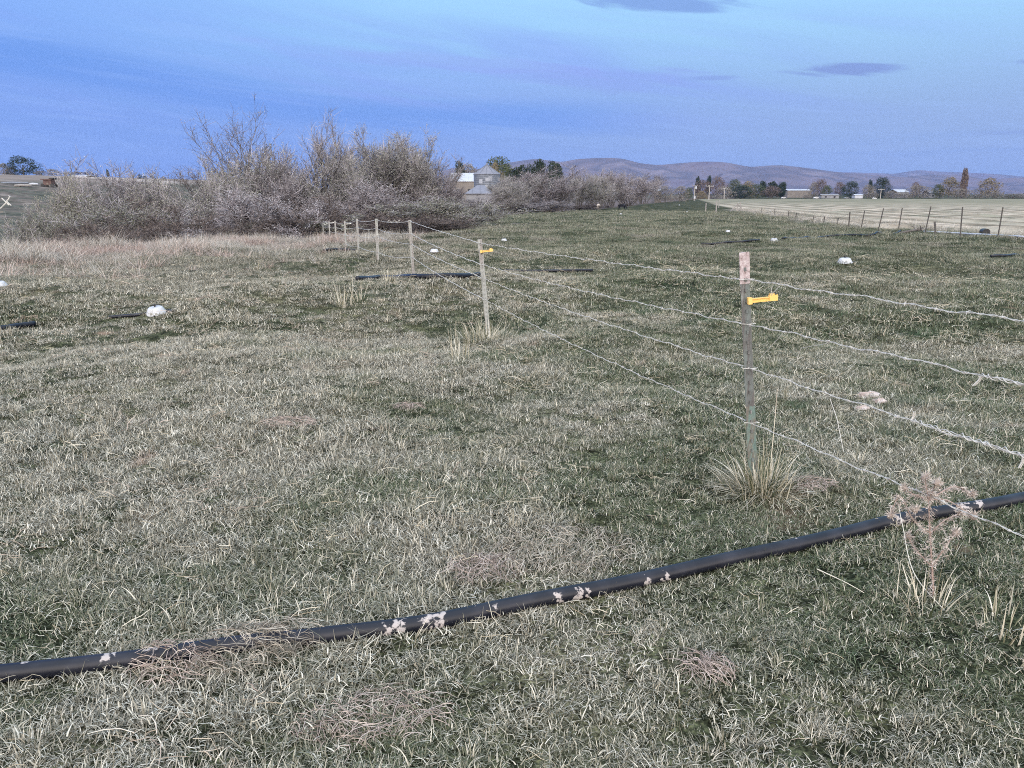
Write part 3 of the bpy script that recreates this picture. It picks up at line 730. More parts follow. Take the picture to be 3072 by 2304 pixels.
# ---------------------------------------------------------------- black irrigation pipes
def pipe_mat():
    m = bpy.data.materials.new('black_pipe'); m.use_nodes = True; t = m.node_tree; b = t.nodes['Principled BSDF']; L = t.links
    a = t.nodes.new('ShaderNodeAttribute'); a.attribute_name = 'rnd'
    g = t.nodes.new('ShaderNodeNewGeometry'); n = t.nodes.new('ShaderNodeTexNoise'); n.inputs['Scale'].default_value = 55; n.inputs['Detail'].default_value = 7; L.new(g.outputs['Position'], n.inputs['Vector'])
    s = t.nodes.new('ShaderNodeMath'); s.operation = 'ADD'; L.new(a.outputs['Fac'], s.inputs[0]); L.new(n.outputs[0], s.inputs[1])
    mr = t.nodes.new('ShaderNodeMapRange'); mr.inputs[1].default_value = .98; mr.inputs[2].default_value = 1.06; L.new(s.outputs[0], mr.inputs[0])
    n2 = t.nodes.new('ShaderNodeTexNoise'); n2.inputs['Scale'].default_value = 9; n2.inputs['Detail'].default_value = 8; L.new(g.outputs['Position'], n2.inputs['Vector'])
    r2 = t.nodes.new('ShaderNodeValToRGB'); r2.color_ramp.elements[0].color = (.008, .009, .016, 1); r2.color_ramp.elements[1].color = (.022, .023, .034, 1); r2.color_ramp.elements[0].position = .45; r2.color_ramp.elements[1].position = .68; L.new(n2.outputs[0], r2.inputs[0])
    mx = t.nodes.new('ShaderNodeMix'); mx.data_type = 'RGBA'; L.new(mr.outputs[0], mx.inputs[0]); L.new(r2.outputs[0], mx.inputs[6]); mx.inputs[7].default_value = (.42, .38, .37, 1)
    L.new(mx.outputs[2], b.inputs['Base Color'])
    rr = t.nodes.new('ShaderNodeMapRange'); rr.inputs[3].default_value = .38; rr.inputs[4].default_value = .95; L.new(mr.outputs[0], rr.inputs[0]); L.new(rr.outputs[0], b.inputs['Roughness'])
    b.inputs['Specular IOR Level'].default_value = .38
    bp = t.nodes.new('ShaderNodeBump'); bp.inputs['Strength'].default_value = .25; bp.inputs['Distance'].default_value = .004; L.new(n2.outputs[0], bp.inputs['Height']); L.new(bp.outputs[0], b.inputs['Normal'])
    return m
M_pipe = pipe_mat()
def pipe(name, pix, rad, label, clay=(), sink=None, step=.02, n=18, zadd=.0):
    P = []
    for i, q in enumerate(pix):
        h = hit(q[0], q[1]); h = Vector(h); P.append(Vector((h.x, h.y, 0)))
    P = resample(P, step)
    zs = np.array([float(v) for v in ground(np.array([p.x for p in P]), np.array([p.y for p in P]))])
    kz = max(3, int(.9 / step)) | 1; zz = np.convolve(np.pad(zs, kz // 2, 'edge'), np.hanning(kz) / np.hanning(kz).sum(), 'valid')[:len(P)]
    c0 = P[0].copy(); c0.z = float(zs[0])
    pts = [Vector((p.x - c0.x, p.y - c0.y, zz[i] + rad * .8 + zadd - c0.z)) for i, p in enumerate(P)]
    if sink:
        L_ = len(pts)
        for i in range(L_): pts[i].z -= sink(i / L_)
    mb = MB(); mb.tube(pts, rad, n)
    if clay:
        Cl = [(hit(x, y), s, side) for x, y, s, side in clay]; rn = np.full(len(mb.v), -.25)
        V = np.array(mb.v) + np.array(c0); tv = Vector((0, 0, CAMZ))
        for (h, s, side) in Cl:
            d = np.hypot(V[:, 0] - h.x, V[:, 1] - h.y); rn = np.maximum(rn, .64 * np.exp(-(d / (s * .9)) ** 2) - .06)
        rn = rn + .00001; mb.rnd = list(rn)
    else: mb.rnd = [-.2] * len(mb.v)
    o = mb.build(name, M_pipe, None, smooth=True); o.location = c0
    tag(o, label, 'pipe'); return o
def s2(*a): return [(x * S_, y * S_) for x, y in a]
pipe('irrigation_pipe', s2((-900, 1620), (-520, 1548), (-260, 1506), (-120, 1488), (0, 1470), (250, 1440), (500, 1408), (700, 1389), (900, 1360), (1100, 1322), (1300, 1280), (1500, 1237), (1700, 1192), (1900, 1142), (2000, 1122), (2130, 1101), (2212, 1084), (2400, 1052), (2900, 985), (3500, 930)),
     .031, 'long black plastic pipe with dried clay smears lying across the foreground',
     clay=[(x * S_, y * S_, s, 0) for x, y, s in ((838, 1374, .05), (862, 1370, .06), (925, 1361, .06), (950, 1357, .065), (1205, 1306, .04), (1250, 1300, .045), (1268, 1296, .025), (1400, 1272, .04), (1440, 1264, .05), (1070, 1335, .03),
           (1945, 1140, .06), (2075, 1110, .09), (2110, 1106, .05), (235, 1440, .07), (330, 1430, .05), (60, 1463, .035), (1720, 1188, .02))],
     sink=lambda t: .0, step=.012, n=20)
pipe('irrigation_pipe', s2((772, 609), (830, 606), (893, 604), (960, 602), (1037, 600)), .042, 'dark pipe lying in the grass behind the third fence post', step=.05, n=12, zadd=.03)
pipe('irrigation_pipe', s2((1090, 588), (1180, 589), (1280, 588)), .030, 'thin dark pipe half hidden in grass right of the second post', step=.08, n=10, zadd=.02)
pipe('irrigation_pipe', s2((-60, 724), (0, 717), (40, 713), (76, 708)), .034, 'dark pipe end poking in at the left edge', step=.05, n=12, zadd=.03)
pipe('irrigation_pipe', s2((235, 688), (262, 686), (300, 682), (350, 677), (380, 673)), .022, 'thin dark hose running to the white pod at left', step=.05, n=10, zadd=-.004)
pipe('irrigation_pipe', s2((1515, 529), (1560, 527), (1600, 525), (1640, 521)), .034, 'dark pipe in the grass above the white topped post', step=.1, n=10, zadd=.02)
pipe('irrigation_pipe', s2((1690, 519), (1780, 514), (1850, 510), (1890, 507), (1945, 500)), .040, 'long thin pipe running to the field fence corner', step=.15, n=10, zadd=.03)
pipe('irrigation_pipe', s2((2140, 559), (2180, 557), (2230, 554), (2300, 551)), .034, 'dark pipe in the grass at the right edge', step=.08, n=10, zadd=.04)
pipe('irrigation_pipe', s2((700, 545), (740, 543), (770, 545)), .035, 'short dark pipe behind the fourth fence post', step=.08, n=10, zadd=.03)

# ---------------------------------------------------------------- white sprinkler pods
def pod(px, py, wpx, label, first=[None]):
    h = hit(px, py)
    if first[0] is None:
        e = empty('sprinkler_pod', (0, 0, 0)); mb = MB(); W = .5
        prof = [(.50, 0), (.505, .03), (.485, .06), (.43, .18), (.365, .32), (.335, .375), (.28, .405), (.12, .415), (.0001, .415)]
        mb.lathe(prof, 28); o = mb.build('shell', mat('white_tub', (.44, .45, .47), .5, [(.58, .59, .62)], scale=3, spec=.4), e, True)
        r = MB(); r.lathe([(.50, .012), (.52, .012), (.522, .03), (.50, .04)], 28); r.build('rim', o.data.materials[0], e, True)
        n = MB(); n.box((.02, -.49, .03), (.07, .07, .07)); n.build('pipe_notch', M_blk, e)
        s = MB(); s.lathe([(.055, .40), (.06, .405), (.035, .42), (.035, .47), (.06, .48), (.055, .54), (.0001, .55)], 10)
        s.tube([(0, 0, .50), (.16, .02, .53), (.22, .03, .50)], [.025, .02, .015], 6); s.tube([(0, 0, .50), (-.10, -.01, .52)], .02, 6)
        s.tube([(-.03, .0, .47), (-.07, 0, .56), (.03, 0, .60), (.07, 0, .52)], .012, 5); s.build('sprinkler_head', M_blk, e)
        pi = MB(); pi.tube([(-.75, .02, .03), (-.3, 0, .05), (.3, 0, .05), (.85, -.03, .02)], .05, 8); pi.build('hose_stub', M_blk, e)
        first[0] = e
    else: e = copy_tree(first[0])
    rng = h.y * cp - (h.z - CAMZ) * sp_
    s = wpx / F * rng / 1.08
    e.location = (h.x, h.y, h.z + .015 * s); e.scale = (s, s, s * .86); e.rotation_euler = (R((px * 7) % 5 - 2.5), R(-3 + (px * 3) % 6), R((px * 13) % 50 - 25))
    if px < 500: e.rotation_euler = (R(8), R(-5), R(8))
    tag(e, label, 'sprinkler', 'white sprinkler pods scattered over the pasture')
for a in ((470, 942, 65, 'largest white sprinkler pod, alone on the left grass'), (0, 860, 46, 'white sprinkler pod cut by the left edge'), (718, 746, 19, 'small white sprinkler pod by the bushes left of the fence'),
          (1303, 757, 30, 'white sprinkler pod between the second and third fence posts'), (1512, 723, 20, 'small white sprinkler pod right of the second post top'),
          (2534, 790, 48, 'large white sprinkler pod in the right pasture'), (2322, 724, 26, 'white sprinkler pod above the yellow insulator arm'), (2184, 696, 16, 'small distant white sprinkler pod above the white topped post'),
          (2061, 637, 8, 'tiny white sprinkler pod far off near the field fence'), (2038, 616, 6, 'tiniest white sprinkler pod below the utility poles'), (1862, 643, 8, 'tiny white sprinkler pod below the black cow')):
    pod(*a)
# ---------------------------------------------------------------- tufts at the post feet, stalks, dung, dead clumps
def tuftobj(name, x, y, parts, label, m, cat='grass tuft', dz=0):
    V, Fc, rn = zip(*parts); o_ = 0; VV = []; FF = []
    e = Vector((x, y, gz(x, y) + dz)); Vs = []; Fs = []; Rn = []
    # all blade blocks have the same quad topology
    for v, f, r in parts: Vs.append(v); Fs.append(f + o_); Rn.append(r); o_ += len(v)
    o = link(name, np_mesh(name, np.concatenate(Vs), np.concatenate(Fs), m, {'rnd': np.concatenate(Rn)})); o.location = e; tag(o, label, cat); return o
tuft_mat = attr_mat('tuft_blades', [(0, (.045, .06, .032)), (.22, (.10, .12, .065)), (.36, (.24, .22, .145)), (.55, (.46, .42, .32)), (.85, (.58, .54, .44)), (1, (.74, .70, .60))])
h0 = hit(2265, 1500); tuftobj('grass_tuft', posts[0][0].x + .015, posts[0][0].y - .10, [blades(380, .13, .11, .27, .0046, .70, .45, 301, 5, 1.), blades(420, .22, .07, .18, .0044, .95, .6, 302, 4, 1.), blades(12, .08, .3, .5, .003, .25, .2, 303, 4, 1.)],
        'thick tuft of long dry grass around the foot of the nearest post', tuft_mat)
tuftobj('grass_tuft', posts[1][0].x - .02, posts[1][0].y - .35, [blades(420, .30, .10, .28, .007, .7, .6, 305, 4, 1.), blades(50, .3, .2, .45, .0045, .5, .5, 306, 4, 1.)],
        'grassy tussock with long pale stems at the second post', tuft_mat)
for i, (px, py, n, s, lab) in enumerate(((1030, 920, 60, .55, 'tall thin straw stems left of the tussock, above the left grass'), (1075, 905, 40, .4, 'sparse straw tuft just left of the long dark pipe end'), (1165, 845, 90, .28, 'pale dry tuft beside the third fence post'),
                                    (770, 815, 60, .35, 'dry weed tuft left of the fence in pale grass'), (2790, 1830, 60, .2, 'short green and straw tuft at the thistle foot'), (1380, 1080, 60, .4, 'lower straw tuft below the second post'), (2985, 1880, 70, .16, 'yellowish tuft at the lower right edge'))):
    h = hit(px, py); tuftobj('grass_tuft', h.x, h.y, [blades(n, .12, s * .4, s, .0045 + .0002 * h.y, .45, .5, 310 + i, 4, 1.)], lab, tuft_mat)
M_dung = mat('dried_dung', (.30, .235, .215), .95, [(.48, .41, .38), (.62, .55, .52)], scale=18, bump=1., bscale=40, spec=.05)
def lump(name, px, py, wx, wy, hz, m, label, cat, seed, z=0):
    h = hit(px, py); rs = random.Random(seed); mb = MB(); n = 26; prof = [(1.0, -.3), (1.02, .0), (.9, .35), (.66, .72), (.42, .9), (.2, 1.), (.0001, .95)]
    ph = [rs.uniform(0, 6.28) for _ in range(4)]; vs = []
    for r, zz in prof:
        for k in range(n):
            a = 2 * math.pi * k / n; q = 1 + .22 * math.sin(2 * a + ph[0]) + .14 * math.sin(3 * a + ph[1]) + .08 * math.sin(7 * a + ph[2]) + rs.uniform(-.05, .05)
            vs.append((r * q * wx / 2 * math.cos(a), r * q * wy / 2 * math.sin(a), hz * (zz + .25 * math.sin(3 * a + r * 5 + ph[3]) * (r > .1) + rs.uniform(-.12, .12))))
    fs = [(i * n + k, i * n + (k + 1) % n, (i + 1) * n + (k + 1) % n, (i + 1) * n + k) for i in range(len(prof) - 1) for k in range(n)]
    mb.add(vs, fs); o = mb.build(name, m, None); o.location = (h.x, h.y, h.z + z); tag(o, label, cat); return o
lump('dung_pat', 2608, 1196, .17, .15, .028, M_dung, 'pale dried dung pat between the lower wires right of the post', 'dung', 1, .025)
lump('dung_pat', 2640, 1212, .09, .10, .022, M_dung, 'small pale dung piece touching the bigger pat', 'dung', 4, .022)
lump('dung_pat', 2588, 1233, .10, .06, .018, M_dung, 'small brownish dung piece below the pale pat', 'dung', 2, .022)
# matted heaps of dead straw
def heap(px, py, w_, n, label, seed, m, hgt=.05):
    n = int(n * .75); w_ *= .8; hgt *= (.45 if hgt < .08 else .9)
    h = hit(px, py); rs = np.random.RandomState(seed); mb = MB(); main = rs.uniform(0, 3.1)
    for k in range(n):
        a0 = main + rs.normal(0, .6); r = w_ / 2 * math.sqrt(rs.rand()); b = rs.uniform(0, 6.28)
        x, y = r * 1.3 * math.cos(b), r * math.sin(b); z = hgt * (1 - (r / (w_ / 2)) ** 2) * rs.rand() + .012; L_ = rs.uniform(.04, .15); c = rs.uniform(-2, 2)
        pts = []
        for q in range(5):
            t = q / 4 - .5; pts.append(Vector((x + math.cos(a0 + c * t) * L_ * t, y + math.sin(a0 + c * t) * L_ * t, max(.006, z + .02 * (1 - 4 * t * t)))))
        mb.tube(pts, [.0008, .0012, .0013, .0011, .0006], 3, r=rs.uniform(.01, 1), cap=False)
    o = mb.build('straw_heap', m); o.location = h; tag(o, label, 'straw'); return o
pink_mat = attr_mat('dead_pink_straw', [(0, (.17, .135, .115)), (.4, (.32, .255, .225)), (1, (.58, .50, .45))])
wisp_mat = attr_mat('matted_straw', [(0, (.13, .11, .09)), (.5, (.30, .265, .22)), (1, (.58, .53, .45))])
heap(1690, 1655, .62, 420, 'broad matted heap of pale straw above the middle of the pipe', 1, wisp_mat, .06)
heap(1450, 1715, .32, 200, 'small dark hollow clump of brown straw left of the matted heap', 2, pink_mat, .05)
heap(2120, 2010, .17, 130, 'pinkish straw clump below the pipe in the lower right', 3, pink_mat, .035)
heap(870, 1275, .34, 160, 'brownish dead straw patch in the middle left turf', 4, pink_mat, .04)
heap(1225, 1225, .20, 90, 'little dead straw patch above centre left of the post', 5, pink_mat, .03)
heap(745, 1960, .38, 260, 'straw draped over the pipe at left, larger wisp', 6, wisp_mat, .09)
heap(870, 1925, .26, 130, 'straw draped over the pipe at left, smaller right hand wisp', 7, wisp_mat, .08)
heap(520, 2005, .30, 190, 'pinkish straw lying over the pipe near the left edge', 8, pink_mat, .09)
heap(1190, 2150, .34, 130, 'pinkish dead straw in the turf at the bottom', 9, pink_mat, .03)
heap(1020, 2190, .3, 100, 'thin brownish straw patch at bottom left of centre', 10, pink_mat, .03)
heap(2440, 1460, .22, 120, 'pinkish crumpled straw right of the nearest post foot', 11, pink_mat, .04)
# ---------------------------------------------------------------- dried thistle in front of the pipe
def thistle():
    h = hit(2805, 1795); e = empty('dried_thistle', h); tag(e, 'dried pinkish brown thistle standing in front of the black pipe', 'thistle'); rs = random.Random(9)
    def P(px, py, dy=0.): return pt(px, py, h.y + dy) - h
    ms = mat('dead_thistle_stem', (.30, .21, .18), .9, [(.44, .34, .30)], scale=30)
    ml = attr_mat('dead_thistle_leaf', [(0, (.26, .22, .195)), (.5, (.46, .40, .365)), (1, (.66, .60, .55))]); mh = attr_mat('thistle_bristle', [(0, (.28, .23, .20)), (.5, (.52, .455, .41)), (1, (.76, .70, .64))])
    st = [Vector((0, 0, -.03)), P(2796, 1700), P(2790, 1600), P(2785, 1500), P(2775, 1440)]
    branches = [st, [st[2], P(2740, 1560, -.02), P(2700, 1490, -.05), P(2672, 1540, -.07)], [st[2], P(2835, 1560, .03), P(2880, 1540, .06)], [st[3], P(2735, 1480, .03), P(2715, 1470, .05)],
                [st[3], P(2840, 1500, .0), P(2915, 1545, -.03)], [st[3], P(2860, 1460, .07), P(2915, 1480, .12)], [st[1], P(2850, 1620, -.05), P(2868, 1600, -.06)], [st[1], P(2740, 1640, .05), P(2725, 1610, .08)], [st[3], P(2800, 1470, -.05), P(2810, 1450, -.08)]]
    for i, b in enumerate(branches):
        b = resample(b, .02); mb = MB(); n = len(b); mb.tube(b, [(.0045 if i == 0 else .0028) * (1 - .6 * k / n) for k in range(n)], 6); mb.build('stem', ms, e)
    # crumpled spiny leaves, curled strips with side spikes
    lf = MB()
    for b in branches:
        b = resample(b, .012)
        for p in b[2:]:
            for _ in range(2):
                a = rs.uniform(0, 6.28); d = Vector((math.cos(a), math.sin(a), rs.uniform(-.7, .5))).normalized(); L_ = rs.uniform(.012, .04); q = Vector(p); r_ = rs.random()
                for s in range(4):
                    d2 = (d + Vector((rs.uniform(-.6, .6), rs.uniform(-.6, .6), rs.uniform(-.7, .2)))).normalized(); q2 = q + d2 * L_ / 4
                    lf.strip(q, q2, .0055 * (1 - s * .2), r_)
                    for _2 in range(2):
                        lf.strip(q2, q2 + Vector((rs.uniform(-1, 1), rs.uniform(-1, 1), rs.uniform(-.6, .8))).normalized() * .013, .0022, r_)
                    q = q2; d = d2
    lf.build('leaves', ml, e)
    heads = [P(2672, 1545, -.07), P(2715, 1465, .05), P(2775, 1432), P(2812, 1448, -.08), P(2880, 1538, .06), P(2915, 1482, .12), P(2920, 1548, -.03), P(2868, 1598, -.06), P(2745, 1530, -.03), P(2790, 1480, .02), P(2725, 1608, .08)]
    for c in heads:
        hb = MB(); R0 = rs.uniform(.013, .019); up = Vector((rs.uniform(-.7, .7), rs.uniform(-.7, .2), rs.uniform(.2, 1))).normalized()
        prof = [(.3, -.9), (.8, -.5), (1, 0), (.7, .5), (.45, .7)]
        u = up.orthogonal().normalized(); v = up.cross(u); vs = []
        for r, z in prof:
            for k in range(8): vs.append(c + (u * math.cos(k * .785) + v * math.sin(k * .785)) * r * R0 * .75 + up * z * R0)
        hb.add(vs, [(i * 8 + k, i * 8 + (k + 1) % 8, (i + 1) * 8 + (k + 1) % 8, (i + 1) * 8 + k) for i in range(4) for k in range(8)], .05)
        for k in range(80):
            d = (up * rs.uniform(-.5, 1.3) + u * rs.uniform(-1, 1) + v * rs.uniform(-1, 1)).normalized(); hb.strip(c + d * R0 * .5, c + d * R0 * rs.uniform(1.1, 1.9), .0024, .1 + .9 * rs.random())
        hb.build('flower_head', mh, e)
thistle()
def stalk(pix, rad, label, lift, m, name='dry_stalk'):
    P0 = hit(*pix[0]); P = []
    for (px, py), l in zip(pix, lift):
        h = hit(px, py); P.append(Vector((h.x, h.y, h.z + l)) - P0)
    mb = MB(); P = resample(P, .03); mb.tube(P, [rad * (1 - .5 * i / len(P)) for i in range(len(P))], 5); mb.rnd = [.9] * len(mb.v); o = mb.build(name, m); o.location = P0; tag(o, label, 'stalk')
stalk([(2850, 1850), (2740, 1740), (2700, 1640), (2685, 1590)], .0022, 'long pale leaning stalk from the thistle foot over the pipe', (.0, .03, .10, .13), straw_mat)
stalk([(2450, 1720), (2540, 1770), (2590, 1792)], .0022, 'bent straw stalk lying below the pipe right of centre', (.02, .03, .02), straw_mat)
stalk([(470, 2080), (500, 2040)], .002, 'short straw below the left pipe', (.0, .06), straw_mat)
h = hit(2310, 1450); mb = MB(); mb.tube([(0, 0, -.01), (-.005, 0, .15), (-.003, 0, .34), (.0, .01, .52)], [.0022, .002, .0017, .001], 5); mb.rnd = [.8] * len(mb.v); o = mb.build('dry_stalk', straw_mat); o.location = h; tag(o, 'thin upright dry stalk just right of the nearest post', 'stalk')
# loose bleached wire end at the left edge, tied on a post just outside the view
def corner_wire():
    bx, by = -2.75, 3.0; e = empty('corner_post', (bx, by, gz(bx, by))); o_ = Vector(e.location); tag(e, 'twisted white wire end curling in at the left edge', 'fence post')
    tpost(Vector(o_), Vector((bx, by, 1.72)), e, offset=o_)
    mb = MB(); q = lambda px, py, dy=0: pt(px, py, 3.0 + dy) - o_
    mb.tube(resample([Vector((.02, -.02, 1.45)), q(-60, 615), q(-20, 622), q(2, 625), q(10, 617), q(17, 610), q(20, 604), q(26, 597), q(30, 590), q(26, 587)], .008), .0024, 6)
    mb.tube(resample([q(5, 594), q(12, 601), q(20, 608), q(27, 616)], .006), .0022, 6); mb.tube(resample([q(20, 603), q(26, 610), q(34, 617)], .006), .0022, 6)
    mb.build('wire_end', M_wire, e)
corner_wire()

# ---------------------------------------------------------------- shrubs and trees
M_bark = mat('grey_bark', (.07, .064, .062), .9, [(.14, .13, .125), (.09, .082, .078)], scale=3)
M_twig = attr_mat('bare_twigs', [(0, (0.122, 0.110, 0.119)), (.4, (0.245, 0.224, 0.239)), (.75, (0.396, 0.366, 0.385)), (1, (0.510, 0.476, 0.500))])
M_twigp = attr_mat('pinkish_twigs', [(0, (0.123, 0.104, 0.110)), (.4, (0.245, 0.216, 0.232)), (.75, (0.385, 0.349, 0.369)), (1, (0.483, 0.452, 0.473))])
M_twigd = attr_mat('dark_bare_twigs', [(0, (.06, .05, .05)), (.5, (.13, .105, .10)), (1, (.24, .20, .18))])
M_leafg = attr_mat('sparse_grey_green_leaves', [(0, (0.111, 0.115, 0.085)), (.4, (0.230, 0.234, 0.183)), (.75, (0.357, 0.357, 0.289)), (1, (0.476, 0.468, 0.399))])
M_leafo = attr_mat('sparse_olive_leaves', [(0, (0.093, 0.102, 0.068)), (.4, (0.196, 0.204, 0.145)), (.8, (0.315, 0.315, 0.238)), (1, (0.408, 0.391, 0.323))])
M_leafp = attr_mat('sparse_dry_leaves', [(0, (0.171, 0.149, 0.149)), (.4, (0.290, 0.263, 0.268)), (.8, (0.410, 0.390, 0.396)), (1, (0.512, 0.500, 0.504))])
def shrub(seed, H, Rr, stems, up, dens, wtw, leafn, lsz, mt, ml, trunk=0., spread=.9, nb=7, lowtwig=True, dirs0=None, tmin=.22):
    """a multi-stemmed shrub or tree; returns meshes (limbs, twigs, leaves)"""
    rs = random.Random(seed); lim = MB(); tw = []; lf = []; tr = []; lr = []
    def grow(p, d, L_, r, lev):
        n = 5 if lev < 2 else 4; pts = [p.copy()]; dirs = [d.copy()]
        for k in range(n):
            d = (d + Vector((rs.gauss(0, .17), rs.gauss(0, .17), rs.gauss(0, .12) + up * .16))).normalized(); p = p + d * L_ / n; pts.append(p.copy()); dirs.append(d.copy())
        lim.tube(pts, [max(.007, r * (1 - .62 * k / n)) for k in range(n + 1)], 5 if lev == 0 else (4 if lev == 1 else 3), cap=False)
        if lev < 2:
            m = nb if lev == 0 else nb
            for k in range(m):
                t = tmin + (1 - tmin) * (k + rs.random()) / m if lev == 0 else .22 + .78 * (k + rs.random()) / m; i = min(n - 1, int(t * n)); q = pts[i].lerp(pts[i + 1], t * n - i)
                a = rs.uniform(0, 6.28); s_ = rs.uniform(.5, 1.) * spread
                u = dirs[i].orthogonal().normalized(); v = dirs[i].cross(u); e = (dirs[i] + (u * math.cos(a) + v * math.sin(a)) * s_ + Vector((0, 0, .15 * up))).normalized()
                grow(q, e, L_ * rs.uniform(.42, .68) * (1.15 - .45 * t), r * .5 * (1.1 - .5 * t), lev + 1)
        k0 = 0 if lev == 2 else 2
        cnt = int(dens * (1 if lev == 2 else .55))
        if lev == 0 and not lowtwig: return
        for k in range(cnt):
            t = rs.uniform(.15, 1); i = min(n - 1, int(t * n)); q = pts[i].lerp(pts[i + 1], t * n - i)
            e = (dirs[i] * .7 + Vector((rs.gauss(0, .6), rs.gauss(0, .6), rs.gauss(.12 * up, .45)))).normalized(); l2 = rs.uniform(.35, .95) * min(1.3, H * .13)
            q2 = q + e * l2 * .5; e2 = (e + Vector((rs.gauss(0, .3), rs.gauss(0, .3), .15 * up))).normalized(); q3 = q2 + e2 * l2 * .5
            w_ = e.cross(Vector((rs.uniform(-1, 1), rs.uniform(-1, 1), rs.uniform(-1, 1))))
            w_ = (w_.normalized() if w_.length > 1e-6 else e.orthogonal()) * wtw / 2; rr = rs.random()
            tw.extend((q - w_, q + w_, q2 + w_ * .8, q2 - w_ * .8)); tw.extend((q2 - w_ * .8, q2 + w_ * .8, q3 + w_ * .3, q3 - w_ * .3)); tr.extend([rr] * 8)
            for _ in range(leafn if rs.random() < .85 else 0):
                f = rs.uniform(.2, 1.08); c = q.lerp(q3, f) + Vector((rs.gauss(0, .03), rs.gauss(0, .03), rs.gauss(0, .03)))
                a1 = Vector((rs.gauss(0, 1), rs.gauss(0, 1), rs.gauss(0, 1))).normalized(); b1 = a1.orthogonal().normalized(); s_ = lsz * rs.uniform(.6, 1.4)
                lf.extend((c - a1 * s_ / 2, c + b1 * s_ * .28, c + a1 * s_ / 2, c - b1 * s_ * .28)); lr.extend([rs.random()] * 4)
    if trunk > 0:
        base = Vector((0, 0, -.2)); p = base; pts = [p]
        for k in range(4): p = p + Vector((rs.gauss(0, .07), rs.gauss(0, .07), 1)).normalized() * (trunk + .2) / 4; pts.append(p)
        lim.tube(pts, [H * .022, H * .020, H * .018, H * .017, H * .016], 7); start = p
    else: start = Vector((0, 0, -.15))
    if dirs0:
        for dx, dy, dz, lf_ in dirs0: grow(start + Vector((0, 0, -.25)), Vector((dx, dy, dz)).normalized(), H * lf_, H * .012 * lf_, 0)
        stems = 0
    for k in range(stems):
        a = 6.283 * (k + rs.random() * .7) / stems; s_ = rs.uniform(.15, 1.) if trunk == 0 else rs.uniform(.25, .9)
        d = Vector((math.cos(a) * s_ * Rr / H * 1.3, math.sin(a) * s_ * Rr / H * 1.3, 1)).normalized()
        o_ = start + (Vector((math.cos(a), math.sin(a), 0)) * Rr * .22 * rs.random() if trunk == 0 else Vector((0, 0, -.3 * rs.random())))
        grow(o_, d, (H - trunk) * rs.uniform(.62, .84) * (1 - .25 * s_), H * .013, 0)
    a_ = lim.mesh('trunk', M_bark)
    T = np.array([tuple(v) for v in tw]); b_ = np_mesh('twigs', T, np.arange(len(T)).reshape(-1, 4), mt, {'rnd': np.array(tr)})
    c_ = None
    if lf:
        Lf = np.array([tuple(v) for v in lf]); c_ = np_mesh('leaves', Lf, np.arange(len(Lf)).reshape(-1, 4), ml, {'rnd': np.array(lr)})
    zt = float(np.percentile(T[:, 2], 98.2)); rt = float(np.percentile(np.hypot(T[:, 0], T[:, 1]), 93))
    return dict(trunk=a_, twigs=b_, leaves=c_, H=zt, R=rt)
PR = {
 'lean': shrub(21, 9, 3.6, 5, .55, 6, .020, 3, .06, M_twigd, M_leafp, trunk=1.2, spread=.75, nb=8, lowtwig=False, tmin=.42, dirs0=[(-.85, 0, .50, .72), (-.50, .1, .85, .80), (-.25, -.1, 1., .86), (.25, .1, 1., .55)]),
 'willow': shrub(1, 6, 3.2, 9, .6, 13, .020, 4, .050, M_twig, M_leafg),
 'willow2': shrub(2, 6, 3.0, 10, 1.0, 13, .020, 4, .048, M_twigp, M_leafp),
 'olive': shrub(3, 5, 3.4, 9, .3, 12, .018, 5, .055, M_twig, M_leafo),
 'pink': shrub(4, 5, 3.2, 10, .4, 13, .020, 4, .048, M_twigp, M_leafp),
 'low': shrub(5, 2.2, 1.9, 9, .3, 9, .016, 2, .06, M_twigp, M_leafp),
 'lowg': shrub(6, 2.4, 1.9, 8, .2, 9, .016, 3, .07, M_twigd, M_leafg),
 'sparse': shrub(7, 9, 3.6, 5, .5, 8, .022, 4, .065, M_twigd, M_leafp, trunk=1.6, spread=.95, lowtwig=False),
 'sparse2': shrub(8, 9, 2.8, 7, .55, 7, .020, 0, .07, M_twig, M_leafp, trunk=2.2, spread=.7, lowtwig=False),
 'dark': shrub(9, 4, 3.0, 12, .2, 15, .020, 0, .07, M_twigd, M_leafg),  # old-wood twigs; shade of the thicket base put into their dark colour
 'tallwil': shrub(10, 7, 3.0, 10, 1.1, 13, .020, 4, .055, M_twig, M_leafg),
}
def plant(kind, px, depth, topy, wpx, label, name='willow_bush', cat='bush', group=None, rot=None, zbase=None, seed=[0]):
    p = PR[kind]; seed[0] += 1
    need = 1.5 if kind in ('dark', 'low', 'lowg') else 3.
    while float(rims(pt(px, topy, depth).x, depth)) < need and depth < 400: depth += 1.5
    q = pt(px, topy, depth); x, y = q.x, q.y; z = gz(x, y) if zbase is None else zbase
    Hh = max(.4, q.z - z); sz = Hh / p['H']; sr = sz if kind == 'lean' else (1.15 if kind.startswith('sparse') else 1.5) * (wpx / F * depth / 2) / p['R']
    e = empty(name, (x, y, z - .05), rot if rot is not None else (seed[0] * 2.39) % 6.28); e.scale = (sr, sr, sz)
    link('trunk', p['trunk'], e); link('twigs', p['twigs'], e)
    if p['leaves']: link('leaves', p['leaves'], e)
    tag(e, label, cat, group); return e
G = 'bushes and trees of the creek thicket'
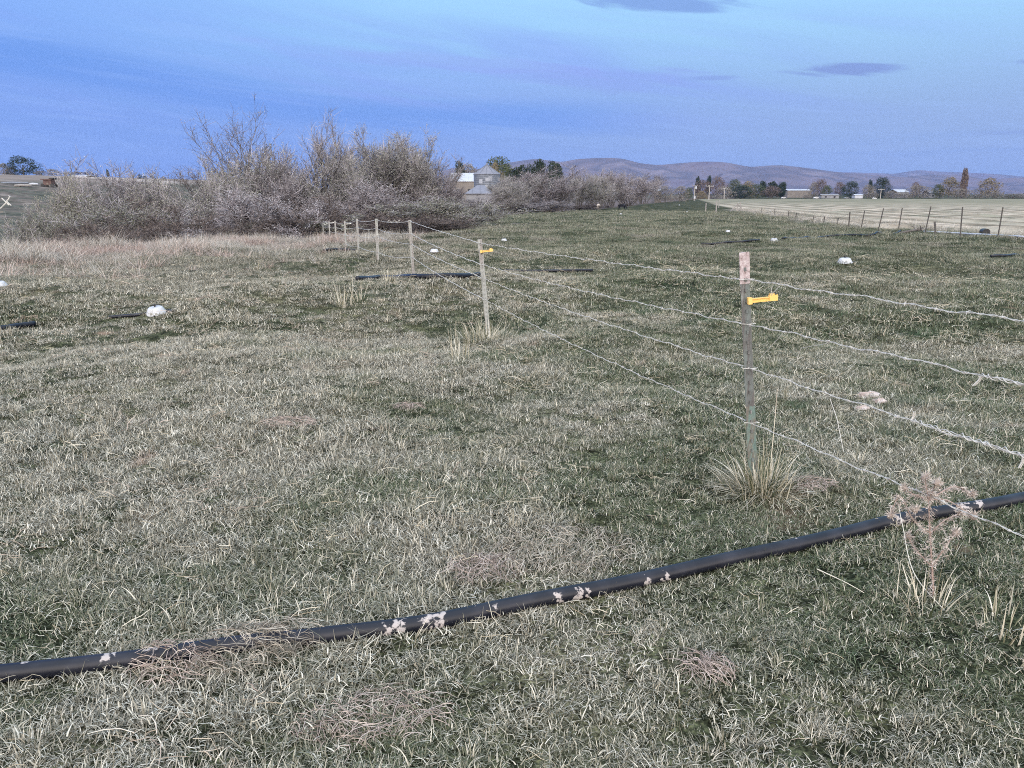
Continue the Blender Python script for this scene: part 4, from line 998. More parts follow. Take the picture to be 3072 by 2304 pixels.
TH = [ # kind, px, depth, top y, width px, label
 ('olive', 205, 44, 560, 120, 'leftmost grey green bush of the creek thicket'),
 ('willow', 285, 50, 540, 190, 'rounded pale bush, second from the left in the thicket'),
 ('willow2', 375, 54, 524, 190, 'pale pinkish bush whose top meets the left skyline'),
 ('olive', 300, 41, 615, 260, 'grey green bush with dark hollow at the left thicket front'),
 ('willow', 470, 52, 545, 190, 'fuzzy grey bush left of the tall leaning tree'),
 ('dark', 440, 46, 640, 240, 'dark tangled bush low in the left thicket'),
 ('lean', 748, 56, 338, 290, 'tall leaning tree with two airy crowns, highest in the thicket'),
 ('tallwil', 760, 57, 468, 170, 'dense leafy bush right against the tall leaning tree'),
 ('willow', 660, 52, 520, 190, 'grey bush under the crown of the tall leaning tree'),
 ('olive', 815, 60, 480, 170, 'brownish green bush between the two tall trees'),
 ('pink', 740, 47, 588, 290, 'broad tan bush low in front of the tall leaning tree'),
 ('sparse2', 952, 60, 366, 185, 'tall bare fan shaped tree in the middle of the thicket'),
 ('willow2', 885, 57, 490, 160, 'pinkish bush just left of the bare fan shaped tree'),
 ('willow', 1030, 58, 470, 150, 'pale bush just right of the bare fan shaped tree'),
 ('dark', 930, 50, 620, 260, 'bush coloured dark as shade below the bare fan shaped tree'),
 ('tallwil', 1105, 62, 446, 150, 'upright pale willow, left one of the central pair'),
 ('tallwil', 1185, 63, 412, 150, 'upright pale willow with the highest tip of the central group'),
 ('willow', 1245, 62, 462, 150, 'grey willow right of the highest central tip'),
 ('pink', 1120, 55, 560, 230, 'tan bush in the middle of the thicket front'),
 ('willow2', 1300, 62, 495, 110, 'pinkish rounded bush left of the white barn roof'),
 ('pink', 1360, 58, 578, 120, 'pale tan bush below the white barn roof'),
 ('olive', 1300, 50, 600, 260, 'broad bush with dark base right of the third fence post'),
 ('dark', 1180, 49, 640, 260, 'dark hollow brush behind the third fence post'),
 ('willow', 1445, 66, 612, 80, 'small grey bush under the lower hipped roof'),
 ('low', 560, 40, 690, 150, 'low purple brown brush at the rim behind the white pod'),
 ('low', 820, 46, 680, 190, 'low purple brush between the pod and the fence end'),
 ('lowg', 1010, 49, 665, 170, 'low dark brush behind the far fence posts'),
 ('lowg', 660, 43, 680, 150, 'low dark brush left of centre at the rim'),
 ('olive', 120, 39, 640, 130, 'low straggly bush at the far left edge of the thicket'),
 ('dark', 300, 37, 668, 210, 'dark purple brush at the foot of the left thicket bushes'),  # dark brush from here on added to stand for shade at the thicket base
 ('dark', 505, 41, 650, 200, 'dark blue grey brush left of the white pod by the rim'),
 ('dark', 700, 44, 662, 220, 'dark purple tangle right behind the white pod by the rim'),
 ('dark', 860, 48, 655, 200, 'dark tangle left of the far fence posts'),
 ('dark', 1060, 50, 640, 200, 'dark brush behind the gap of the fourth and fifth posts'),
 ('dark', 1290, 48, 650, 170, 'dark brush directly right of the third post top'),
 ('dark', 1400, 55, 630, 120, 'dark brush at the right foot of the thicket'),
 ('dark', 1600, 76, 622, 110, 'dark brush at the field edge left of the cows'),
 ('dark', 1740, 95, 612, 110, 'dark low brush just left of the cream cow'),
 ('willow', 1512, 88, 560, 80, 'narrow grey willow right beside the grain bin'),
 ('tallwil', 1545, 92, 535, 90, 'grey willow, second right of the grain bin'),
 ('willow2', 1618, 96, 512, 140, 'large round pink grey willow before the evergreens'),
 ('pink', 1560, 84, 600, 120, 'low pinkish bush at the field edge below the evergreens'),
 ('pink', 1650, 92, 590, 110, 'low tan bush below the round pink grey willow'),
 ('sparse2', 1728, 104, 508, 80, 'thin bare tree standing out against the hills'),
 ('willow', 1690, 100, 535, 90, 'pale willow left of the thin bare tree'),
 ('olive', 1745, 104, 544, 90, 'grey green willow right of the thin bare tree'),
 ('willow', 1790, 112, 530, 84, 'grey willow above the cream cow'),
 ('pink', 1838, 124, 520, 90, 'pinkish willow between the two cows'),
 ('willow2', 1885, 140, 528, 84, 'pale pink willow above the black cow'),
 ('pink', 1925, 160, 535, 76, 'tan willow right of the black cow'),
]
for k_, px_, d_, ty_, w_, lab_ in TH: plant(k_, px_, d_, ty_, w_, lab_, name='willow_tree' if 'tree' in lab_.split(',')[0] and k_ in ('sparse', 'sparse2', 'lean') else 'willow_bush', cat='tree' if k_ in ('sparse', 'sparse2', 'lean') else 'bush', group=G, rot=0. if k_ == 'lean' else None)

# leafy far trees: leaf clumps of random tone spread through lobes
def leafball(seed, lobes, n, size, m, trunk_h=.15, trunk_r=.02, stretch=1.):
    """unit tree: height 1, half-width about .5; lobes = (x, y, z, rx, rz)"""
    rs = np.random.RandomState(seed); V = []; rn = []
    wts = np.array([l[3] ** 2 * l[4] for l in lobes]); wts /= wts.sum()
    for l, c in zip(lobes, rs.multinomial(n, wts)):
        d = rs.normal(size=(c, 3)); d /= np.linalg.norm(d, axis=1)[:, None]; r = rs.uniform(.55, 1.06, c) ** .6
        r *= 1 + .16 * np.sin(d[:, 0] * 7 + seed) * np.sin(d[:, 2] * 6 + l[0] * 9)
        P = np.stack([l[0] + d[:, 0] * l[3] * r, l[1] + d[:, 1] * l[3] * r, l[2] + d[:, 2] * l[4] * r], -1)
        a = rs.normal(size=(c, 3)); a /= np.linalg.norm(a, axis=1)[:, None]; b = np.cross(a, rs.normal(size=(c, 3))); b /= np.linalg.norm(b, axis=1)[:, None]
        s = size * rs.uniform(.5, 1.5, c)[:, None]; a[:, 2] *= stretch
        V.append(np.stack([P - a * s, P + b * s * .6, P + a * s, P - b * s * .6], 1)); rn.append(np.repeat(rs.uniform(0, 1, c), 4))
    V = np.concatenate(V).reshape(-1, 3); cr = np_mesh('crown', V, np.arange(len(V)).reshape(-1, 4), m, {'rnd': np.concatenate(rn)})
    t = MB(); t.tube([(0, 0, -.04), (.005, 0, .1), (0, .01, trunk_h + .1), (.01, 0, .55)], [trunk_r * 1.3, trunk_r, trunk_r * .8, trunk_r * .3], 7)
    for k in range(6):
        a = k * 1.05 + seed; z = trunk_h + .05 * k; t.tube([(0, 0, z), (.13 * math.cos(a), .13 * math.sin(a), z + .16), (.26 * math.cos(a), .26 * math.sin(a), z + .28)], [trunk_r * .6, trunk_r * .4, trunk_r * .15], 4)
    return dict(crown=cr, trunk=t.mesh('trunk', M_bark))
def lobes(seed, n, w_=.5, z0=.2, z1=.95, lr=(.14, .24)):
    rs = random.Random(seed); o = [(0, 0, (z0 + z1) / 2, w_ * .72, (z1 - z0) * .46)]
    for k in range(n):
        a = rs.uniform(0, 6.28); z = rs.uniform(z0, z1); f = math.sin(math.pi * min(1, max(0, (z - z0) / (z1 - z0) * .8 + .2))) ** .6; r = rs.uniform(*lr)
        q = w_ * f - r * .7; o.append((math.cos(a) * q, math.sin(a) * q, min(z, 1 - r * .7), r, r * rs.uniform(.7, 1)))
    return o
def fm(name, cs): return attr_mat(name, [(i / (len(cs) - 1), c) for i, c in enumerate(cs)])
M_dk = fm('dark_evergreen_leaves', [(.018, .028, .022), (.035, .052, .036), (.060, .080, .055)])
M_mid = fm('dull_green_leaves', [(.04, .055, .03), (.075, .095, .05), (.13, .145, .08)])
M_rust = fm('rusty_brown_leaves', [(.09, .068, .062), (.15, .115, .105), (.22, .175, .16)])
M_grey = fm('bare_grey_branches', [(.13, .115, .10), (.22, .20, .18), (.33, .30, .27)])
M_tan = fm('tan_autumn_leaves', [(.12, .11, .06), (.22, .18, .11), (.30, .24, .16)])
M_org = fm('rusty_poplar_leaves', [(.09, .07, .06), (.16, .12, .10), (.24, .19, .16)])
BL = {
 'round_g': leafball(1, lobes(1, 9, .48, .14), 5200, .016, M_mid), 'round_r': leafball(2, lobes(2, 9, .48, .12), 4200, .016, M_rust), 'round_dk': leafball(3, lobes(3, 9, .48, .08), 5200, .016, M_dk),
 'round_gr': leafball(4, lobes(4, 10, .48, .05), 4200, .016, M_grey), 'round_tan': leafball(5, lobes(5, 10, .48, .1), 4800, .016, M_tan),
 'pine': leafball(6, [(0, 0, .5, .2, .42), (.12, 0, .62, .16, .3), (-.14, .05, .5, .17, .3), (.2, -.05, .38, .16, .24), (-.22, 0, .32, .16, .22), (0, .1, .78, .12, .2), (.1, -.1, .28, .25, .2)], 7500, .018, M_dk, stretch=1.5),
 'poplar': leafball(7, [(0, 0, .5, .22, .48), (.1, 0, .38, .2, .34), (-.12, 0, .45, .18, .38), (.05, .05, .7, .16, .28), (-.05, 0, .82, .1, .17)], 4200, .02, M_org, stretch=2.6),
}
def ftree(kind, px, topy, wpx, depth, label, name='field_tree', cat='tree', group=None, basey=None, seed=[0]):
    seed[0] += 1; q = pt(px, topy, depth); z = gz(q.x, q.y) if basey is None else basey
    wf = 1.75 if kind == 'pine' else 1.22
    wpx *= wf; e = empty(name, (q.x, q.y, z), seed[0] * 1.7 % 6.28); e.scale = (wpx / F * depth / .96, wpx / F * depth / .96, (q.z - z) / .99)
    link('trunk', BL[kind]['trunk'], e); link('crown', BL[kind]['crown'], e); tag(e, label, cat, group); return e
GF = 'trees round the far farms'
FT = [
 ('conif', 'pine', 1381, 480, 40, 235, 'small dark conifer behind the white barn roof'), ('t', 'round_gr', 1412, 486, 62, 245, 'thin bare grove between conifer and silver bin'),
 ('t', 'round_g', 1492, 470, 100, 240, 'big dark green domed tree right behind the silver grain bin'), ('t', 'round_tan', 1484, 492, 44, 225, 'tan tree in front of the green domed tree'),
 ('t', 'round_g', 1528, 500, 50, 232, 'olive tree between the domed tree and the evergreens'), ('t', 'pine', 1560, 492, 58, 230, 'dark evergreen, leftmost of three behind the round willow'),
 ('t', 'pine', 1614, 474, 56, 230, 'dark evergreen, tallest of three behind the round willow'), ('t', 'pine', 1666, 480, 62, 228, 'dark evergreen, rightmost of three against the hill'),
 ('t', 'round_dk', 1585, 496, 50, 240, 'dark green tree between the evergreens'),
 ('t', 'round_gr', 1998, 555, 46, 260, 'grey bush right of the rusty branching tree'), ('t', 'round_gr', 2040, 556, 48, 290, 'pale grey bush by the first utility pole'),
 ('t', 'round_g', 2068, 562, 26, 330, 'dull green bush just left of the first utility pole'), ('t', 'pine', 2095, 527, 15, 520, 'thin spruce tip above the first utility pole'), ('t', 'pine', 2128, 524, 18, 520, 'dark spruce tip above the second utility pole'),
 ('t', 'round_r', 2108, 541, 56, 480, 'rusty brown tree behind the utility poles'), ('t', 'round_r', 2155, 530, 48, 490, 'taller rusty tree right of the utility poles'),
 ('t', 'round_tan', 2106, 574, 36, 430, 'low olive bush between the two utility poles'), ('t', 'round_gr', 2172, 557, 58, 450, 'pale weeping tree left of the dark evergreens'),
 ('t', 'round_g', 2206, 538, 48, 480, 'round green tree at the left of the far evergreen clump'), ('t', 'round_dk', 2222, 556, 74, 455, 'broad dark evergreen hedge of the far clump'),
 ('t', 'round_tan', 2248, 545, 52, 480, 'olive tan tree in the far clump'), ('t', 'round_g', 2270, 552, 48, 460, 'dull green tree at the right of the far clump'),
 ('t', 'pine', 2292, 541, 28, 500, 'black green pine, left of the row of three'), ('t', 'pine', 2320, 542, 32, 500, 'black green pine, middle of the row of three'), ('t', 'pine', 2347, 544, 32, 500, 'black green pine, right of the row of three'),
 ('t', 'round_r', 2316, 558, 50, 450, 'round reddish tree in front of the three pines'),
 ('t', 'round_gr', 2444, 543, 30, 520, 'grey tree right of the long tan building'), ('t', 'round_r', 2466, 538, 38, 520, 'reddish tree right of the long tan building'), ('t', 'round_g', 2482, 556, 28, 500, 'small green tree beside the pale trailers'),
 ('t', 'round_r', 2520, 546, 32, 510, 'thin reddish tree left of the dark rounded tree'), ('t', 'round_dk', 2552, 545, 58, 500, 'dark rounded tree above the white trailers'),
 ('t', 'round_gr', 2608, 552, 34, 500, 'pale grey green tree left of the twin dark trees'), ('t', 'round_gr', 2618, 574, 32, 470, 'low pale bush at the foot of the twin dark trees'),
 ('t', 'pine', 2614, 537, 16, 520, 'narrow dark tree top left of the twin dark trees'), ('t', 'round_dk', 2641, 534, 38, 510, 'dark tall tree, left of the twins'), ('t', 'round_dk', 2660, 534, 30, 505, 'dark tall tree, right of the twins'),
 ('t', 'round_gr', 2676, 571, 38, 470, 'low grey bush right of the twin dark trees'), ('t', 'round_r', 2750, 547, 30, 500, 'small rusty tree behind the wide grey bush'), ('t', 'round_gr', 2762, 553, 62, 480, 'wide grey brown bush between the white roofed sheds'),
 ('t', 'round_g', 2815, 552, 30, 490, 'small green tree left of the broad brown tree'), ('t', 'round_tan', 2852, 534, 62, 490, 'broad brown tree left of the poplar'), ('t', 'poplar', 2899, 503, 28, 480, 'tall narrow rusty poplar, highest tree on the right'),
 ('t', 'round_gr', 2890, 564, 50, 450, 'grey bush at the foot of the poplar'), ('t', 'round_tan', 2971, 536, 64, 500, 'round tan tree right of the poplar'), ('t', 'round_gr', 2941, 579, 42, 450, 'low grey bush between poplar and round tan tree'),
 ('t', 'round_gr', 2993, 574, 42, 460, 'low grey bush under the round tan tree'), ('t', 'round_gr', 3042, 580, 66, 450, 'low grey hedge at the right edge'), ('t', 'round_gr', 3095, 576, 70, 460, 'grey bush beyond the right edge'),
 ('t', 'round_gr', 2715, 578, 44, 470, 'low brush under the left white roofed shed'), ('t', 'round_gr', 2425, 584, 30, 450, 'low scrub below the long tan building'),
]
for _, k_, px_, ty_, w_, d_, lab_ in FT: ftree(k_, px_, ty_, w_, d_, lab_, name='pine_tree' if k_ == 'pine' else ('poplar_tree' if k_ == 'poplar' else 'field_tree'), group=GF)
plant('sparse', 1967, 215, 526, 66, 'rusty bare branching tree at the bend of the far hedge', name='bare_tree', cat='tree', group=GF)
for k_, px_, ty_, w_, lab_ in (('round_dk', 63, 470, 84, 'large dark rounded tree on the left skyline'), ('round_gr', 6, 488, 34, 'grey tree cut by the left edge on the skyline'), ('round_gr', 30, 498, 30, 'small grey tree beside the large dark rounded tree'),
                             ('round_gr', 122, 511, 34, 'low grey bush right of the large dark tree'), ('round_gr', 156, 506, 38, 'spreading grey tree above the old wagon'), ('round_r', 232, 516, 84, 'long low brown hedge behind the white shed'),
                             ('pine', 321, 506, 7, 'tiny lone dark cypress on the left skyline'), ('round_dk', 418, 523, 14, 'small dark bush on the skyline left of the thicket tree'), ('round_dk', 434, 528, 16, 'tiny dark bush on the skyline, right one of the pair'),
                             ('round_gr', 490, 530, 18, 'small bush on the skyline under the leaning tree')):
    ftree(k_, px_, ty_, w_, 205, lab_, group='trees on the left skyline', name='skyline_tree')

# ---------------------------------------------------------------- farm buildings
M_metal = mat('galvanised_sheet', (.11, .125, .155), .5, [(.17, .19, .23), (.13, .145, .175)], scale=1.2, metallic=.25, spec=.4)
M_wroof = mat('white_sheet_roof', (.42, .44, .49), .5, [(.52, .54, .60)], scale=.6, spec=.4)
M_tanw = mat('tan_siding', (.19, .17, .155), .85, [(.25, .225, .205)], scale=.8)
M_palew = mat('pale_siding', (.22, .225, .24), .8, [(.29, .295, .315)], scale=.7)
M_shingle = mat('grey_shingles', (.17, .18, .22), .85, [(.22, .23, .28)], scale=2.)
M_darkw = mat('dark_opening', (.03, .03, .035), .8)
M_patch = mat('pale_sheet', (.30, .32, .37), .5, [(.36, .38, .43)], scale=1)
def bin_():
    d = 190; c = pt(1461, 523, d); R_ = 40 / F * d; ez = c.z; ap = zat(492, d); z = gz(c.x, c.y); e = empty('grain_bin', (c.x, c.y, z)); tag(e, 'round galvanised grain bin with a conical roof behind the thicket', 'grain bin')
    mb = MB(); n = 40; prof = []; k = 0; zz = -.3
    while zz < ez - z: prof.append((R_ * .955 + (.03 if k % 2 else 0), zz)); zz += .22; k += 1
    prof.append((R_ * .955, ez - z)); mb.lathe(prof, n); w_ = mb.build('wall', M_metal, e)
    mb = MB(); mb.lathe([(R_ * 1.0, ez - z - .06), (R_ * 1.0, ez - z + .03), (R_ * .5, (ez + ap) / 2 - z), (R_ * .09, ap - z - .25), (R_ * .09, ap - z + .05), (R_ * .05, ap - z + .15), (.0001, ap - z + .18)], 24); rf = mb.build('roof', M_shingle, e)
    for k in range(24):
        a = 2 * math.pi * k / 24; mb = MB()
        if k % 2: continue
        mb.tube([(R_ * math.cos(a), R_ * math.sin(a), ez - z + .05), (R_ * .1 * math.cos(a), R_ * .1 * math.sin(a), ap - z - .2)], .035, 4); mb.build('roof_rib', M_metal, rf)
    for ax, zf, h_, ww in ((-.45, .78, 1.0, .9), (-.15, .58, 1.2, 1.6), (.28, .86, 1.1, .9), (-.75, .55, .9, .8), (.1, .84, .7, 1.2)):
        a = -math.pi / 2 + ax; r = R_ * .962 + .035; cz = (ez - z) * zf; mb = MB(); n_ = 6
        vs = []
        for i in range(n_ + 1):
            t = a + (i / n_ - .5) * ww / r
            for rr in (r, r + .02):
                for q in (-h_ / 2, h_ / 2): vs.append((rr * math.cos(t), rr * math.sin(t), cz + q))
        fs = []
        for i in range(n_):
            o = i * 4; fs += [(o + 2, o + 6, o + 7, o + 3), (o, o + 1, o + 5, o + 4), (o + 1, o + 3, o + 7, o + 5), (o, o + 4, o + 6, o + 2)]
        mb.add(vs, fs); mb.build('patch_panel', M_patch, e)
    mb = MB(); x_ = R_ * .3; y_ = -math.sqrt(R_ ** 2 - x_ ** 2) - .2
    for s_ in (-.2, .2): mb.tube([(x_ + s_, y_, .3), (x_ + s_, y_, ez - z)], .03, 4)
    zz = .6
    while zz < ez - z: mb.tube([(x_ - .2, y_, zz), (x_ + .2, y_, zz)], .02, 4); zz += .4
    mb.build('ladder', M_metal, e)
bin_()
def gable(name, label, x0, x1, yr, ye, yb, depth, deep, wallm, roofm, hip=0., rz=0., wins=3, over=.3, cat='barn', yw=None):
    c = pt((x0 + x1) / 2, yb, depth); w_ = (x1 - x0) / F * depth; zr, ze = zat(yr, depth), zat(ye, depth); z = gz(c.x, c.y + deep / 2) - .3
    e = empty(name, (c.x, c.y + deep / 2, z), rz); tag(e, label, cat); H = ze - z; RZ = zr - z; a, b = w_ / 2 - over, deep / 2 - over
    mb = MB(); vs = [(-a, -b, 0), (a, -b, 0), (a, b, 0), (-a, b, 0), (-a, -b, H), (a, -b, H), (a, b, H), (-a, b, H)]; fs = [(0, 1, 5, 4), (1, 2, 6, 5), (2, 3, 7, 6), (3, 0, 4, 7)]
    if hip == 0: vs += [(-a, 0, RZ - .1), (a, 0, RZ - .1)]; fs += [(4, 7, 8), (5, 9, 6)]
    mb.add(vs, fs); mb.build('wall', wallm, e)
    A, B = w_ / 2, deep / 2; t = .12; mb = MB(); h = hip * w_
    top = [(-A, -B, H - .02), (A, -B, H - .02), (A - h, 0, RZ), (-A + h, 0, RZ), (A, B, H - .02), (-A, B, H - .02)]; bot = [(x, y, z_ - t) for x, y, z_ in top]
    mb.add(top + bot, [(0, 1, 2, 3), (4, 5, 3, 2), (1, 4, 2), (5, 0, 3), (6, 9, 8, 7), (10, 8, 9, 11), (0, 6, 7, 1), (4, 10, 11, 5), (1, 7, 10, 4), (5, 11, 6, 0), (7, 8, 10), (11, 9, 6)]); rf = mb.build('roof', roofm, e)
    sm = MB(); n = max(3, int(w_ / 1.2))
    for k in range(1, n):
        x = -A + 2 * A * k / n; f = min(1, (A - abs(x)) / h) if h > 0 else 1
        sm.tube([(x, -B, H + .01), (x, -B * (1 - f), H + (RZ - H) * f + .01), (x, B * (1 - f), H + (RZ - H) * f + .01), (x, B, H + .01)], .03, 4)
        sm.build('roof_seam', roofm, rf); sm = MB()
    for k in range(wins):
        x = -a + 2 * a * (k + .5) / wins; mb = MB(); mb.box((x, -b - .02, H * .52), (min(1.1, a * .5 / wins * 2), .05, min(1., H * .4))); f = mb.build('window', M_darkw, e)
        mb = MB(); ww = min(1.1, a * .5 / wins * 2) + .12; hh = min(1., H * .4) + .12
        mb.box((x, -b - .03, H * .52 + hh / 2), (ww, .09, .1)); mb.box((x, -b - .035, H * .52 - hh / 2), (ww + .1, .11, .1)); mb.build('frame', M_palew, f)
    return e
gable('barn', 'long barn with a white sheet roof left of the grain bin', 1350, 1432, 517, 543, 575, 205, 12, M_tanw, M_wroof, wins=2, hip=.0)
gable('shed', 'low shed with a grey hipped roof in front of the grain bin', 1395, 1486, 555, 580, 600, 150, 8, M_palew, M_shingle, hip=.38, wins=3, cat='shed')
gable('long_building', 'long tan building with a flat pale roof on the right', 2362, 2434, 567, 571, 592, 540, 14, M_tanw, M_wroof, wins=0, cat='building')
gable('trailer_home', 'long pale trailer home among the trees on the right', 2464, 2518, 582, 585, 592, 470, 6, M_palew, M_palew, wins=2, cat='house')
gable('white_trailer', 'bright white trailer right of the trailer home', 2564, 2590, 582, 585, 592, 470, 5, M_wroof, M_wroof, wins=0, cat='trailer')
gable('machine_shed', 'white roofed shed left of the wide grey bush', 2690, 2726, 568, 576, 592, 520, 12, M_palew, M_wroof, wins=0, cat='shed')
gable('farmhouse', 'grey farmhouse with pale roof left of the broad brown tree', 2788, 2832, 570, 579, 592, 500, 10, M_palew, M_shingle, wins=2, cat='house')
gable('small_house', 'small house with a pale eave half hidden by trees by the bare rusty tree', 1962, 1986, 566, 572, 592, 262, 6, M_tanw, M_wroof, wins=1, cat='house')
gable('low_shed', 'low white shed on the left skyline', 206, 258, 524, 528, 537, 200, 5, M_palew, M_wroof, wins=2, cat='shed', over=.1)
# small parked vehicles by the farms
def car(px, py, wpx, depth, label, m):
    c = pt(px, py, depth); s = wpx / F * depth; z = gz(c.x, c.y); e = empty('parked_car', (c.x, c.y, z)); tag(e, label, 'car')
    mb = MB(); L_ = s; prof = [(-.5, .09), (-.5, .19), (-.46, .23), (-.30, .25), (-.20, .37), (.14, .37), (.28, .25), (.45, .22), (.5, .17), (.5, .09)]
    n = len(prof); vs = [(x * L_, y * L_ * .19, zz * L_) for y in (-1, 1) for x, zz in prof]; mb.add(vs, [tuple(range(n)), tuple(range(2 * n - 1, n - 1, -1))] + [(k, n + k, n + (k + 1) % n, (k + 1) % n) for k in range(n)]); mb.build('body', m, e)
    for x in (-.3, .3):
        for y in (-.19, .19):
            mb = MB(); mb.tube([(x * L_, y * L_ - .1, .075 * L_), (x * L_, y * L_ + .1, .075 * L_)], .075 * L_, 14); mb.build('wheel', M_blk, e)
    mb = MB(); mb.add([(x * L_, -.195 * L_, zz * L_) for x, zz in ((-.27, .26), (-.19, .35), (.13, .35), (.23, .26))], [(0, 1, 2, 3)]); mb.build('window', M_darkw, e)
M_carw = mat('white_car_paint', (.7, .71, .73), .3, spec=.5); M_carg = mat('grey_car_paint', (.22, .24, .27), .3, spec=.5)
car(2351, 590, 14, 440, 'white car parked left of the long tan building', M_carw); car(2449, 589, 16, 430, 'white van parked right of the long tan building', M_carw)
car(2624, 592, 12, 420, 'white vehicle parked at the foot of the twin dark trees', M_carw); car(2540, 590, 15, 430, 'grey vehicle between the trailers', M_carg)
# utility poles
M_pole = mat('pole_wood', (.30, .28, .26), .85, [(.42, .40, .38)], scale=4)
def upole(px, yt, depth, label, arm):
    c = pt(px, yt, depth); z = gz(c.x, c.y); e = empty('utility_pole', (c.x, c.y, z)); tag(e, label, 'utility pole'); H = c.z - z
    mb = MB(); mb.tube([(0, 0, -.3), (0, 0, H * .5), (0, 0, H)], [.26, .22, .17], 8); mb.build('pole', M_pole, e)
    if arm:
        mb = MB(); mb.box((0, -.22, H - .5), (3.6, .16, .18)); a = mb.build('crossarm', M_pole, e)
        for x in (-1.5, -.6, .6, 1.5):
            mb = MB(); mb.lathe([(.05, H - .42), (.09, H - .35), (.05, H - .28), (.08, H - .2), (.0001, H - .15)], 8, c=(x, -.22, 0)); mb.build('insulator', M_wht, a)
    else:
        mb = MB(); mb.lathe([(.0001, H - 1.5), (.30, H - 1.5), (.34, H - 1.4), (.34, H - .55), (.30, H - .45), (.0001, H - .4)], 12, c=(.45, -.2, 0)); mb.build('transformer', M_wroof, e)
        mb = MB(); mb.box((0, -.24, H - .2), (2.4, .14, .14)); mb.build('crossarm', M_pole, e)
        mb = MB(); mb.box((0, -.45, 1.2), (.7, .3, 1.0)); mb.build('meter_box', M_wroof, e)
upole(2085, 556, 330, 'utility pole with a white transformer at the bend of the fence', False)
upole(2129, 555, 345, 'utility pole with a wide crossarm right of the transformer pole', True)
upole(2644, 566, 440, 'thin utility pole in front of the twin dark trees', True); upole(2174, 564, 420, 'thin pole in front of the pale weeping tree', True)

# ---------------------------------------------------------------- field fence on the right, leaning posts
ff = empty('field_fence', (21, 34, gz(21, 34))); tag(ff, 'leaning metal post fence between pasture and stubble field', 'fence'); fo = Vector(ff.location)
M_rust_post = mat('rusty_post', (.05, .048, .05), .85, [(.09, .085, .085), (.07, .075, .07)], scale=6)
FP = [(2994, 708, 3009, 622), (2881, 707, 2888, 621), (2775, 694, 2793, 619), (2695, 688, 2707, 624), (2634, 693, 2651, 625), (2582, 687, 2594, 632), (2546, 680, 2550, 636), (2509, 684, 2515, 654), (2470, 676, 2474, 649), (2439, 672, 2442, 646),
      (2386, 661, 2390, 638), (2363, 655, 2367, 631), (2323, 652, 2325, 626), (2284, 640, 2286, 622)]
tops = []; bases_ = []
po_off = [(33 * .74, 20.0)]
for k, (xb, yb, xt, yt) in enumerate(FP):
    g_ = fhit(xb, yb) if k < 2 else None
    d = [34, 34.8, 40.2, 44, 43.5, 47, 51, 54, 58, 63, 70, 76, 86, 98][k]
    d0 = ray(xb, yb); x_ = d0[0] / d0[1] * d; b = Vector((x_, d, gz(x_, d) - .05)); t = pt(xt, yt, d - .2)
    if t.z - b.z < .9: t = t + (Vector((t.x - b.x, 0, t.z - b.z)).normalized() * .0)
    tpost(b, t, ff, offset=fo, simple=True, wide=.06 if k < 6 else .075, m=M_rust_post); tops.append(t); bases_.append(b)
b = Vector((25.2, 27, gz(25.2, 27))); t = b + Vector((.25, 0, 1.3)); tpost(b, t, ff, offset=fo, simple=True, wide=.085, m=M_rust_post); tops = [t] + tops; bases_ = [b] + bases_
d0 = ray(2809, 694); tpost(Vector((d0[0] / d0[1] * 39, 39, gz(d0[0] / d0[1] * 39, 39))), pt(2804, 665, 39), ff, offset=fo, simple=True, wide=.10, m=M_rust_post)['label'] = 'short broken leaning post'
order = sorted(range(len(tops)), key=lambda i: bases_[i].y)
for f in (.92, .68, .42):
    mb = MB(); mb.tube([bases_[i].lerp(tops[i], f) - fo for i in order], .007, 4, cap=False); mb.build('wire_strand', M_rust_post, ff)
# wooden brace posts where the fence turns
M_wood = mat('bleached_wood', (.24, .225, .215), .9, [(.34, .32, .31)], scale=5, stretch=(3, 3, .4))
def wpost(px, yb, yt, wpx, label, lean=0, brace=False):
    h = hit(px, yb); rng = h.y; e = empty('wooden_post', h); tag(e, label, 'fence post'); H = (zat(yt, rng) - h.z); r = wpx / F * rng / 2
    mb = MB(); mb.tube([(0, 0, -.2), (lean * .5, 0, H * .5), (lean, 0, H)], [r, r * .97, r * .92], 9); mb.build('post', M_wood, e)
    if brace:
        for s_ in (-1, 1): mb = MB(); mb.tube([(s_ * 1.1, 0, -.1), (s_ * .08, 0, H * .85)], .07, 6); mb.build('brace', M_wood, e)
        mb = MB(); mb.tube([(.4, 0, -.1), (.35, 0, H * 1.1)], .06, 6); mb.build('side_post', M_wood, e)
wpost(2117, 633, 609, 3.4, 'pale wooden post standing left of its pair in the far pasture'); wpost(2148, 638, 602, 4, 'taller pale wooden post, right of the pair in the far pasture'); wpost(2156, 624, 600, 2.2, 'thin grey post just behind the taller wooden post')
wpost(2212, 634, 609, 3, 'dark braced wooden post at the stubble edge', brace=True)
